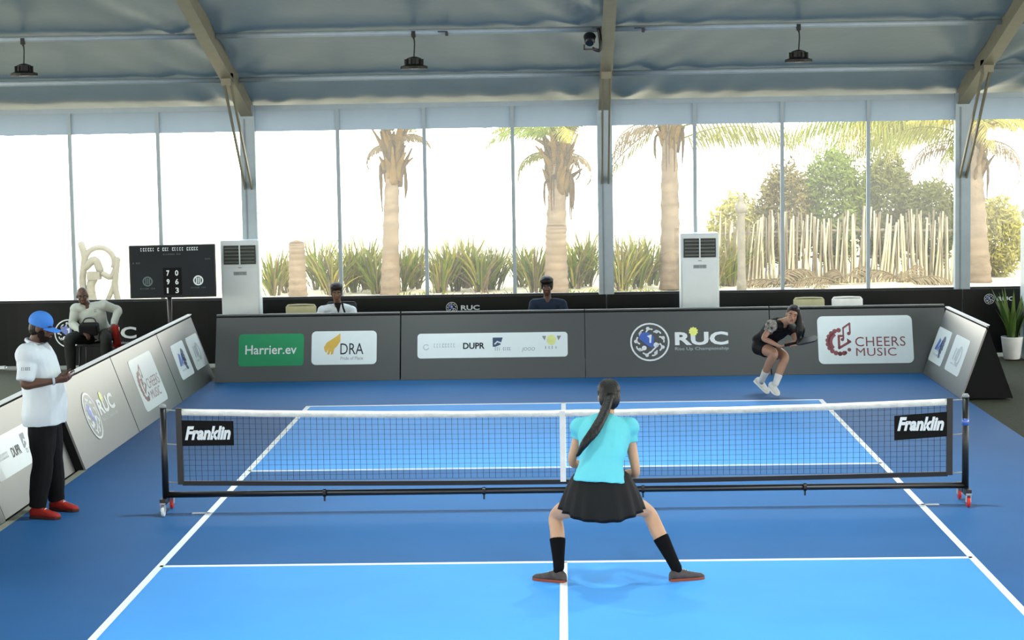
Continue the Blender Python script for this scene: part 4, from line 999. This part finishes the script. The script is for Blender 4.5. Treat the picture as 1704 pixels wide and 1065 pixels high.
# ---- seated man with grey shirt
def seated(x, y, label, hd, skin, look, neck, shR, shL, elR, elL, wrR, wrL, kR, kL, hands, pel=None, **kw):
    pel = pel or V((neck.x, y+0.12, 0.56))
    J = dict(pelvis=pel, neck=neck, head=hd, shR=shR, shL=shL, elR=elR, elL=elL, wrR=wrR, wrL=wrL,
             hipR=V((pel.x-0.09, pel.y-0.02, 0.56)), hipL=V((pel.x+0.09, pel.y-0.02, 0.56)), knR=kR, knL=kL,
             anR=V((kR.x, kR.y+0.02, 0.09)), anL=V((kL.x, kL.y+0.02, 0.09)), toeR=V((kR.x, kR.y-0.2, 0)), toeL=V((kL.x, kL.y-0.2, 0)))
    p = Person((x, y, 0), label, J, look, skin=skin, **kw)
    p.body(hands, 0.009); return p
p4 = seated(-6.36, 10.05, 'balding seated man in light grey shirt, one elbow out, behind the left boards', at(137, 492, 9.90), (74, 52, 40), (0.25, -1, -0.25),
    at(146, 509, 9.96), at(126, 514, 9.94), at(172, 508, 9.97), at(121, 540, 9.90), at(196, 516, 10.08), at(140, 554, 9.68), at(188, 545, 9.86), V((-6.60, 9.58, 0.56)), V((-6.12, 9.60, 0.56)),
    {'R': ((0.6, -0.6, -0.3), (0.2, -0.2, -1), 0.5, -1.0), 'L': ((-0.4, -0.6, -0.6), (-0.6, 0.2, -0.6), 0.5, 1.0)}, pel=V((-6.33, 10.16, 0.56)), belly=0.05)
GSH = mat('grey_shirt', (162, 168, 160), 0.8, 0.15, vary=0.05)
p4.shirt(GSH, -0.04, 0.94, 0.024, crease=0.009, cuff=0.018)
p4.trousers(mat('charcoal_trousers', (40, 42, 40), 0.85, 0.1), 0.97, 0.022)
for sd_ in 'LR': p4.shoe(sd_, mat('dark_shoe', (30, 26, 24), 0.5), mat('dark_sole2', (20, 18, 18), 0.7))
h4 = p4.J['head']; R4 = Matrix((p4.rt, p4.look, p4.up)).transposed()
hb = MB(); hb.ell(h4+R4 @ V((0, -0.05, 0.01)), 0.078, 0.062, 0.06, R4)
put('hair', fuse(hb, 0.006, 'hair', 2, 0.4, 0.003, 60), mat('cropped_hair', (46, 38, 32), 0.7, 0.2), p4.root)
scribble(Matrix.Translation(V(at(158, 517, 9.80))-V(p4.root.location)) @ Tn, -0.03, 0.03, -0.02, 0.02, 0, PRINTK, p4.root, 3, 'chest_badge', 4)
bg_ = thing('bag', (-6.37, 9.72, 0.66), 'black bag resting on the lap of the man in grey', 'bag')
put('pouch', bevel(MB().box((0, 0, 0.02), (0.26, 0.16, 0.16), Matrix.Rotation(0.2, 3, 'X')).mesh('pouch'), 0.04, 3), MATTE, bg_)
obj('strap', MB().tube([(-0.1, 0.02, 0.09), (-0.05, 0.03, 0.16), (0.06, 0.03, 0.16), (0.1, 0.02, 0.09)], 0.010, 8, 3), BLACK, bg_, True)
rc = thing('red_cloth', (-6.04, 9.83, 0.60), 'red cloth hanging from the hand of the man in grey', 'cloth')
cl = MB(); rings = []
for i in range(7):
    t = i/6; rings.append([V((0.05*math.cos(a)*(0.8+0.4*t)+0.02*t, 0.035*math.sin(a)+0.01*math.sin(3*a+4*t), 0.12-0.30*t)) for a in [2*PI*k/14 for k in range(14)]])
obj('folds', cl.loft(rings), mat('red_fabric', (128, 36, 30), 0.8, 0.1, vary=0.15), rc, True)
obj('hem', MB().tube([V((0.065*math.cos(a)+0.02, 0.036*math.sin(a), -0.178)) for a in [2*PI*k/14 for k in range(15)]], 0.006, 6), mat('red_hem', (150, 50, 42), 0.8), rc)

p5 = seated(-3.06, 10.38, 'young man in white shirt seated behind the back boards', at(560, 487, 10.22), (92, 66, 50), (0.15, -1, -0.15),
    at(562, 508, 10.28), at(537, 517, 10.27), at(585, 517, 10.27), at(526, 540, 10.15), at(592, 540, 10.2), at(548, 550, 9.98), at(578, 550, 9.98), V((-3.22, 9.95, 0.54)), V((-2.88, 9.95, 0.54)),
    {'R': ((0.5, -0.8, 0), (0, 0, -1), 0.5, -1.0), 'L': ((-0.5, -0.8, 0), (0, 0, -1), 0.5, 1.0)}, pel=V((-3.04, 10.42, 0.56)), scale=0.97)
p5.shirt(mat('white_shirt', (196, 206, 212), 0.8, 0.15), -0.04, 0.55, 0.02, crease=0.008, cuff=0.02); p5.trousers(mat('blue_jeans', (40, 50, 68), 0.85, 0.1), 0.97, 0.02)
for sd_ in 'LR': p5.shoe(sd_, mat('dark_shoe', (30, 26, 24), 0.5), mat('dark_sole2', (20, 18, 18), 0.7))
def fluff(mb, at_, k):
    mb.ell(at_(0, 0.0, 0.085), 0.086*k, 0.098*k, 0.052*k, Matrix((p5.rt, p5.look, p5.up)).transposed(), 16, 10)
    mb.ell(at_(0.02, 0.05, 0.08), 0.066*k, 0.048*k, 0.036*k)
p5.hair_cap(HAIR_B, 0.02, size=1.06, extra=fluff)
o5 = V(p5.root.location)
obj('dark_undershirt', MB().prism([(-0.045, 0.05), (0.05, 0.05), (0.01, -0.10)], 0, 0.01, Matrix.Translation(at(562, 510, 10.12)-o5) @ Matrix.Rotation(-0.1, 4, 'X') @ Tn), MATTE, p5.root)
obj('lanyard', MB().tube([at(569, 502, 10.16)-o5, at(571, 512, 10.13)-o5, at(575, 525, 10.10)-o5, at(576, 545, 10.10)-o5], 0.013, 8, 2), MATTE, p5.root, True)

p6 = seated(-0.23, 10.38, 'young man in dark navy shirt seated behind the partner strip board', at(910, 477, 10.24), (70, 50, 40), (-0.08, -1, -0.1),
    at(911, 499, 10.28), at(889, 506, 10.27), at(935, 506, 10.27), at(882, 530, 10.2), at(943, 530, 10.2), at(900, 540, 9.98), at(925, 540, 9.98), V((-0.40, 9.95, 0.54)), V((-0.06, 9.95, 0.54)),
    {'R': ((0.5, -0.8, 0), (0, 0, -1), 0.5, -1.0), 'L': ((-0.5, -0.8, 0), (0, 0, -1), 0.5, 1.0)}, pel=V((-0.23, 10.42, 0.56)), scale=0.97)
p6.shirt(mat('navy_shirt', (30, 42, 58), 0.8, 0.15), -0.04, 0.5, 0.02, crease=0.008, cuff=0.02); p6.trousers(mat('dark_trousers', (26, 26, 28), 0.85, 0.1), 0.97, 0.02)
for sd_ in 'LR': p6.shoe(sd_, mat('dark_shoe', (30, 26, 24), 0.5), mat('dark_sole2', (20, 18, 18), 0.7))
p6.hair_cap(HAIR, 0.0, size=1.12, extra=fluff)

# ================================================================== POTTED PLANT
pt = thing('potted_plant', (6.17, 10.62, 0), 'tall leafy green plant in a white pot at the right edge', 'plant')
pot = obj('pot', MB().lathe([(0.10, 0.0), (0.112, 0.01), (0.148, 0.29), (0.152, 0.31), (0.142, 0.31), (0.135, 0.27), (0.02, 0.265)], (0, 0, 0), 24), mat('white_pot', (214, 216, 212), 0.5), pt, True)
obj('soil', MB().lathe([(0.134, 0.27), (0.09, 0.282), (0.02, 0.285)], (0, 0, 0), 16), mat('soil', (52, 40, 30), 0.95), pot)
def blade(mb, base, az, ln, wd, lean, droop, fold=0.15, seg=6):
    d = V((math.cos(az), math.sin(az), 0)); sdv = V((-math.sin(az), math.cos(az), 0)); p = V(base); a = lean; pr = []
    for i in range(seg+1):
        t = i/seg; ww = wd*(0.55+1.6*t-2.1*t*t) if t < 0.98 else 0.002
        ww = max(ww, 0.002); nrm = d*math.cos(a)*-1+V((0, 0, 1))*math.sin(a)
        pr.append((p-sdv*ww/2, p+nrm*fold*-ww, p+sdv*ww/2))
        a += droop/seg; p = p+(d*math.sin(a)+V((0, 0, 1))*math.cos(a))*(ln/seg)
    k = len(mb.v)
    for r in pr: mb.v += [tuple(q) for q in r]
    for i in range(seg):
        for j in (0, 1): mb.f.append((k+i*3+j, k+i*3+j+1, k+i*3+j+4, k+i*3+j+3))
rnd = random.Random(5)
for i in range(26):
    mb = MB(); a = rnd.uniform(0, 2*PI); r = rnd.uniform(0.0, 0.08)
    blade(mb, (r*math.cos(a), r*math.sin(a), 0.27), a, rnd.uniform(0.45, 0.82), rnd.uniform(0.045, 0.075), rnd.uniform(0.02, 0.25), rnd.uniform(0.05, 0.5))
    obj('leaf', mb, mat('plant_leaf_%d' % (i % 2), ((64, 92, 34), (96, 118, 50))[i % 2], 0.5, 0.4, vary=0.25, scale=4), pt, True)

# ================================================================== OUTSIDE THE WINDOWS
LEAF = [mat('leaf_olive', (108, 108, 40), 0.7, 0.2, vary=0.25, scale=2, transl=0.3), mat('leaf_green', (100, 112, 34), 0.7, 0.2, vary=0.25, scale=2, transl=0.3), mat('leaf_yellow', (146, 136, 58), 0.7, 0.2, vary=0.2, scale=2, transl=0.3), mat('leaf_dry', (116, 100, 74), 0.85, 0.1, vary=0.2, scale=2, transl=0.2), mat('leaf_brown_green', (104, 92, 44), 0.8, 0.1, vary=0.35, scale=3, transl=0.2)]
BARK = mat('palm_bark', (116, 100, 82), 0.9, 0.1, vary=0.25, scale=2.5, bump=0.3, bscale=4, stretch=(1, 1, 3))
BOOT = mat('palm_boot', (100, 78, 42), 0.9, 0.1, vary=0.3, scale=5, bump=0.5, bscale=20)
BOOT2 = mat('palm_boot_dark', (70, 54, 34), 0.9, 0.1, vary=0.3, scale=5)
STONE = mat('weathered_stone', (112, 105, 92), 0.9, 0.1, vary=0.2, scale=8, bump=0.6, bscale=25)
rnd = random.Random(21)
def frond(mb, p, az, lift, ln, leaf, droop=1.6, seg=14, dens=3, wd=0.035, hang=0.5):
    d = V((math.cos(az), math.sin(az), 0)); sdv = V((-math.sin(az), math.cos(az), 0)); a = lift; p = V(p); pts = [p.copy()]; dr = []
    for i in range(seg):
        t = d*math.cos(a)+V((0, 0, 1))*math.sin(a); dr.append(t); p = p+t*ln/seg; pts.append(p.copy()); a -= droop/seg*(0.5+i/seg)
    mb.tube(pts, [0.022*(1-0.85*i/seg) for i in range(seg+1)], 5)
    for i in range(2, seg):
        for q in range(dens):
            b = lerp(pts[i], pts[i+1], q/dens); tt = (i+q/dens)/seg; L = leaf*math.sin(PI*min(1, 0.18+tt*0.8))*rnd.uniform(0.8, 1.1)
            for s_ in (-1, 1):
                ld = (sdv*s_*0.75+dr[i]*0.55+V((0, 0, -hang))+V((rnd.uniform(-.1, .1), rnd.uniform(-.1, .1), rnd.uniform(-.15, .1)))).normalized()
                m1 = b+ld*L*0.5; ld2 = (ld+V((0, 0, -0.45))).normalized(); e = m1+ld2*L*0.5; ww = dr[i]*wd*0.5
                k = len(mb.v); mb.v += [tuple(b-ww*0.5), tuple(b+ww*0.5), tuple(m1+ww), tuple(m1-ww), tuple(e)]
                mb.f += [(k, k+1, k+2, k+3), (k+3, k+2, k+4)]
def trunk(pts, rad, par, m=BARK, name='trunk', rg=0.10):
    P, R = smooth_path([V(p) for p in pts], rad, 14)
    R = [r*(1+rg*(((i % 3) == 0)-0.33)) for i, r in enumerate(R)]
    return obj(name, MB().tube(P, R, 14), m, par, True)
def palm(x, y, h, r, label, fronds, boots=16, bootlen=0.8, lean=0.0, stub=None):
    t = thing('palm_tree', (x, y, -0.1), label, 'palm tree', 'palms outside the windows')
    trunk([(0, 0, 0), (lean*0.4, 0, h*0.45), (lean, 0, h)], [r*1.25, r, r*0.8], t)
    for i in range(boots*2):
        a = 2*PI*i*0.382+rnd.uniform(-.3, .3); z = h-0.75+0.95*(i/boots/2); L = bootlen*rnd.uniform(0.45, 1.25); o_ = rnd.uniform(1.15, 2.6)
        mb = MB(); d = V((math.cos(a), math.sin(a), 0)); b = V((lean, 0, z))
        mb.tube([b+d*r*0.6, b+d*(r*1.05)+V((0, 0, L*0.35)), b+d*(r*o_)+V((0, 0, L*rnd.uniform(0.55, 0.95)))], [0.09, 0.065, 0.018], 7, 3, flat=0.5)
        obj('frond_boot', mb, BOOT if i % 3 else BOOT2, t, True)
    for i in range(7):
        a = rnd.uniform(0, 2*PI); mb = MB(); d = V((math.cos(a), math.sin(a), 0)); b = V((lean, 0, h-0.45+0.3*rnd.random()))
        mb.tube([b+d*r*0.9, b+d*(r*1.5)+V((0, 0, -0.05)), b+d*(r*1.6)+V((0, 0, -0.35)), b+d*(r*1.5)+V((0, 0, -rnd.uniform(0.5, 0.9)))], [0.03, 0.028, 0.03, 0.012], 6, 3, flat=0.4)
        obj('hanging_sheath', mb, BOOT2, t, True)
    for az, lift, ln, leaf, droop, mi, dz, hang in fronds:
        mb = MB(); frond(mb, (lean, 0, h+dz), az, lift, ln, leaf, droop, hang=hang); obj('frond', mb, LEAF[mi], t)
    return t
def rf(n, mi=(0, 1, 2), lo=0.2, hi=1.1, ln=1.7):
    return [(2*PI*i/n+rnd.uniform(-.2, .2), rnd.uniform(lo, hi), ln*rnd.uniform(.8, 1.15), 0.55, rnd.uniform(1.2, 2.0), rnd.choice(mi), 0.4, 0.4) for i in range(n)]
palm(-3.56, 24.0, 3.0, 0.165, 'slim palm trunk with shaggy boots between the left and centre columns', rf(9, lo=0.5, hi=1.2)+[(PI*0.95, 0.15, 0.9, 0.3, 2.6, 3, 0.1, 0.7), (0.2, 0.5, 1.0, 0.3, 2.2, 3, 0.2, 0.7)], 18, 0.75, 0.12)
palm(-0.16, 24.0, 2.75, 0.205, 'thick palm trunk with wide boots just left of the centre column', rf(9, lo=0.5, hi=1.2)+[(PI*0.9, 0.3, 1.3, 0.35, 2.6, 0, 0.1, 0.8), (0.0, 0.2, 1.2, 0.3, 3.0, 3, 0.1, 0.8), (0.35, 0.1, 0.9, 0.25, 3.0, 3, 0.1, 0.9)], 20, 0.85, 0.08)
palm(2.25, 25.0, 3.6, 0.19, 'bleached palm trunk behind the right-hand air conditioner', rf(7, lo=0.4, hi=1.0)+[(PI*1.02, 0.3, 1.8, 0.5, 2.7, 3, -0.2, 0.8), (0.05, 0.45, 3.0, 0.75, 1.5, 0, -0.6, 0.9), (PI*1.0, -0.45, 2.6, 0.5, 1.25, 0, -0.1, 0.9), (PI*1.03, -0.3, 2.3, 0.45, 1.5, 3, 0.0, 0.9), (0.0, 0.3, 3.4, 0.8, 1.3, 0, -0.3, 1.0)], 12, 0.7, 0.0)
palm(8.75, 25.5, 2.9, 0.24, 'palm trunk with hanging fronds at the right edge of the windows', rf(9, lo=0.3, hi=1.0)+[(PI, 0.5, 2.6, 0.7, 2.2, 0, 0.1, 0.9), (PI*0.85, 0.3, 2.0, 0.6, 2.6, 3, 0, 0.9), (0.2, 0.3, 1.8, 0.6, 2.8, 3, 0, 0.9), (PI*1.2, 0.2, 1.6, 0.5, 2.9, 0, 0, 0.9)], 14, 0.7, -0.15)
palm(9.1, 29.0, 3.7, 0.2, 'palm behind the right column whose drooping fronds hang above the green bush', [(PI*1.0+0.2*i, 0.20+0.05*(i % 2), 5.2-0.4*abs(i), 1.2, 1.1+0.15*abs(i), i % 3, 0.0, 1.2) for i in range(-3, 4)]+[(PI+0.3*i+0.1, 0.1, 3.4, 1.0, 1.3, i % 3, -0.1, 1.2) for i in range(-2, 3)]+[(0.4*i, 0.3, 2.8, 0.8, 1.8, i % 3, 0.0, 1.0) for i in range(-2, 3)], 10, 0.6, 0.2)
# cut palm stumps and posts
def stump(u0, u1, vt, y, label, rounded=True):
    a = at(u0, vt, y); b = at(u1, vt, y); r = (b.x-a.x)/2; x = (a.x+b.x)/2
    t = thing('palm_stump', (x, y, -0.1), label, 'stump', 'cut trunks outside')
    h = a.z+0.1; trunk([(0, 0, 0), (0, 0, h*0.5), (0, 0, h-r*0.6), (0, 0, h-r*0.15), (0, 0, h)], [r*1.2, r*1.05, r, r*0.8, r*0.35], t, m=BARK)
    obj('cut_top', MB().lathe([(r*0.5, 0), (r*0.3, 0.02), (r*0.05, 0.025)], (0, 0, h-0.01), 12), BOOT, t)
stump(480, 507, 401, 23.3, 'short rounded grey stump standing left of the slim palm')
stump(908, 942, 372, 22.9, 'rounded cut palm stump in front of the thick palm')
# carved post with lamp finial
pp = thing('garden_pillar', (3.60, 23.5, -0.1), 'slim stone pillar with round finial left of the stick fence', 'pillar')
obj('shaft', MB().lathe([(0.10, 0), (0.10, 0.2), (0.085, 0.3), (0.075, 1.55), (0.09, 1.6), (0.11, 1.63)], (0, 0, 0), 16), STONE, pp, True)
obj('finial', MB().lathe([(0.10, 1.63), (0.13, 1.70), (0.12, 1.78), (0.06, 1.83), (0.05, 1.88), (0.055, 1.98), (0.02, 2.02)], (0, 0, 0), 16), STONE, pp, True)
q = thing('gate_pillar', (9.3, 22.6, -0.1), 'square stone gate pillar with capital at the right edge', 'pillar')
obj('shaft', MB().box((0, 0, 0.65), (0.34, 0.34, 1.3)), STONE, q)
obj('capital', MB().lathe([(0.24, 1.3), (0.27, 1.36), (0.24, 1.42), (0.30, 1.52), (0.30, 1.6), (0.2, 1.75), (0.03, 1.85)], (0, 0, 0), 16), STONE, q, True)
# carved stone arch behind the seated man
ar = thing('carved_arch', (-9.35, 23.2, -0.1), 'pale carved stone arch seen above the seated man in grey', 'sculpture')
PALE = mat('pale_stone', (104, 100, 88), 0.9, 0.1, vary=0.12, scale=9, bump=0.6, bscale=20)
obj('arch_ring', MB().tube([(0.30*math.cos(a), 0, 0.85+0.30*math.sin(a)) for a in [-0.4+PI*1.25*i/16 for i in range(17)]], 0.055, 10), PALE, ar, True)
for pts, rr in (([(-0.32, 0, 0), (-0.36, 0, 0.5), (-0.30, 0, 0.95), (-0.36, 0, 1.22)], 0.07), ([(0.36, 0, 0), (0.30, 0, 0.4), (0.36, 0, 0.9)], 0.065), ([(0.1, 0, 0), (0.26, 0, 0.35), (0.30, 0, 0.6)], 0.05), ([(-0.15, 0, 0.0), (-0.2, 0, 0.35), (-0.12, 0, 0.55)], 0.09), ([(-0.3, 0, 0.75), (-0.1, 0, 0.9), (0.0, 0, 0.7)], 0.08), ([(0.05, 0, 0.62), (0.22, 0, 0.55), (0.34, 0, 0.75)], 0.06)):
    obj('arch_limb', MB().tube(pts, rr, 10, 4, True), PALE, ar, True)
obj('arch_block', MB().box((-0.12, 0, 0.58), (0.26, 0.2, 0.16)), PALE, ar)
# yucca clumps
def yucca(x, y, h, n, label, mats=(0, 1, 2, 3), stem=0.3):
    t = thing('yucca_clump', (x, y, -0.1), label, 'shrub', 'yucca clumps along the garden edge')
    for mi in set(mats):
        mb = MB()
        for i in range(n):
            a = rnd.uniform(0, 2*PI); r = rnd.uniform(0, 0.25)
            blade(mb, (r*math.cos(a), r*math.sin(a), stem*rnd.random()), a, h*rnd.uniform(0.6, 1.0), rnd.uniform(0.035, 0.06), rnd.uniform(0.05, 0.6), rnd.uniform(0.1, 0.9), 0.2, 4)
        obj('foliage', mb, LEAF[mi], t)
    st = MB()
    for i in range(6):
        a = rnd.uniform(0, 2*PI); st.tube([(0.1*math.cos(a), 0.1*math.sin(a), 0), (0.18*math.cos(a), 0.18*math.sin(a), stem)], [0.03, 0.02], 6)
    obj('stems', st, BARK, t)
spots = [(455, 0.9), (478, 0.7), (530, 1.05), (552, 1.0), (585, 1.0), (612, 1.05), (628, 0.9), (668, 0.95), (690, 0.85), (735, 0.9), (756, 1.1), (778, 1.05), (800, 0.95), (822, 0.8), (870, 0.8), (890, 1.0), (955, 1.0), (975, 1.1), (1035, 1.15), (1060, 1.1), (1085, 1.0), (1180, 0.9), (1215, 1.1), (1250, 1.0)]
words = ['first', 'second', 'third', 'fourth', 'fifth', 'sixth', 'seventh', 'eighth', 'ninth', 'tenth', 'eleventh', 'twelfth', 'thirteenth', 'fourteenth', 'fifteenth', 'sixteenth', 'seventeenth', 'eighteenth', 'nineteenth', 'twentieth', 'twenty-first', 'twenty-second', 'twenty-third', 'twenty-fourth']
for i, (u, hh) in enumerate(spots):
    y = 24.5+0.75*(i % 3)+0.2*rnd.random(); c = at(u, 450, y)
    yucca(c.x, y, hh*1.05, 26, 'spiky green and straw yucca clump, %s from the left in the garden' % words[i], stem=0.35)
# low dry scrub in front of them: one creeping plant per patch
for i, (u, lb) in enumerate(((700, 'low dry creeper under the middle left panes'), (800, 'low dry creeper left of the navy-shirted man'), (965, 'low dry creeper beside the centre column'), (1050, 'low dry creeper right of the centre column'))):
    y = 23.0; c = at(u, 480, y); t = thing('creeper', (c.x, y, -0.1), lb, 'shrub', 'low creepers'); mb = MB()
    for k in range(160):
        blade(mb, (rnd.uniform(-0.6, 0.6), rnd.uniform(-0.4, 0.4), 0), rnd.uniform(0, 2*PI), rnd.uniform(0.1, 0.28), 0.05, rnd.uniform(0.2, 1.2), 0.6, 0.1, 3)
    obj('foliage', mb, LEAF[(0, 3, 1, 0)[i]], t)
    obj('runners', MB().tube([(-0.6, 0, 0.02), (0, 0.1, 0.05), (0.6, -0.05, 0.02)], 0.015, 6, 4), BARK, t)
# big rounded bushes behind the fence
def bush(u0, u1, v0, v1, y, label, mi, n=7500, leaf=0.15):
    a = at(u0, v0, y); b = at(u1, v1, y); cx = (a.x+b.x)/2; rx = (b.x-a.x)/2; zt = a.z; zb = b.z; cz = (zt+zb)/2; rz = (zt-zb)/2
    t = thing('round_bush', (cx, y, -0.1), label, 'bush', 'bushes behind the stick fence'); mb = MB()
    for k in range(n):
        d = V((rnd.gauss(0, 1), rnd.gauss(0, 1), rnd.gauss(0, 1))).normalized()
        rr = (0.45+0.57*math.sqrt(rnd.random()))*(1+0.22*noise.noise(d*2.2+V((u0, 0, 0))))
        p = V((d.x*rx*rr, d.y*min(rx, 1.0)*rr, cz+0.1+d.z*rz*rr))
        if p.z < 0.05: continue
        e1 = V((rnd.gauss(0, 1), rnd.gauss(0, 1), rnd.gauss(0, 1))).normalized(); e2 = e1.orthogonal().normalized(); L = leaf*rnd.uniform(0.6, 1.2)
        k0 = len(mb.v); mb.v += [tuple(p), tuple(p+e1*L*0.5+e2*L*0.18), tuple(p+e1*L), tuple(p+e1*L*0.5-e2*L*0.18)]; mb.f.append((k0, k0+1, k0+2, k0+3))
    f = obj('foliage', mb, LEAF[mi], t); st = MB()
    for k in range(7):
        g_ = V((rnd.uniform(-rx, rx)*0.5, rnd.uniform(-.3, .3), cz)); st.tube([(g_.x*0.3, 0, 0), (g_.x*0.7, g_.y, cz*0.55), g_], [0.05, 0.035, 0.015], 6, 3)
    obj('branches', st, BARK, t)
bush(1330, 1440, 248, 440, 27.2, 'dense green bush behind the stick fence, left of the thin pole', 1)
bush(1425, 1525, 256, 440, 27.6, 'brighter green bush behind the stick fence, right of the thin pole', 0)
bush(1500, 1600, 300, 440, 26.9, 'brownish green bush behind the fence beside the right column', 0, 5500)
bush(1262, 1350, 275, 440, 27.0, 'brown-green bush behind the fence right of the stone pillar', 4, 5500)
bush(1180, 1275, 325, 450, 27.3, 'pale yellow-green bush behind the stone pillar', 2, 3000)
bush(1600, 1704, 330, 470, 27.4, 'yellow-green bush behind the gate pillar at the right edge', 2, 5500)
# fence of upright sticks
FW = [mat('stick_pale', (178, 164, 132), 0.9, 0.1, vary=0.15, scale=5), mat('stick_grey', (112, 100, 80), 0.9, 0.1, vary=0.2, scale=5)]
fx0 = at(1198, 420, 25.5).x; fx1 = at(1596, 420, 25.5).x
fe = thing('stick_fence', ((fx0+fx1)/2, 25.5, -0.1), 'rough fence of upright pale sticks below the green bushes', 'fence'); mid = (fx0+fx1)/2
ns = 120
for i in range(ns):
    x = lerp(fx0, fx1, (i+rnd.uniform(-.3, .3))/ns)-mid; h = 1.45+0.22*noise.noise(V((x*1.3, 0, 0)))+rnd.uniform(-0.12, 0.12); ln = rnd.uniform(-0.10, 0.14)+0.12*noise.noise(V((x*0.7, 5, 0)))
    r = rnd.uniform(0.018, 0.034)
    obj('stick', MB().tube([(x, 0, 0), (x+ln*0.5+rnd.uniform(-.02, .02), rnd.uniform(-.04, .04), h*0.5), (x+ln, 0, h)], [r, r*0.9, r*0.6], 6), FW[i % 2], fe)
for z in (0.55, 1.1): obj('rail', MB().tube([(fx0-mid, 0.05, z), (0, 0.06, z+0.04), (fx1-mid, 0.05, z)], 0.025, 6, 3), FW[1], fe)
for i, u in enumerate((1310, 1400, 1500)):
    c = at(u, 470, 24.6); t = thing('dry_frond', (c.x, 24.6, -0.1), ['heap of dry palm fronds at the foot of the fence, left', 'heap of dry palm fronds at the foot of the fence, middle', 'heap of dry palm fronds at the foot of the fence, right'][i], 'frond', 'dry fronds by the fence')
    for k in range(5):
        mb = MB(); frond(mb, (rnd.uniform(-.3, .3), 0, 0.1), rnd.uniform(0, 2*PI), rnd.uniform(0.2, 0.7), 1.2, 0.4, 1.6, 10, 3); obj('blade', mb, LEAF[3], t)
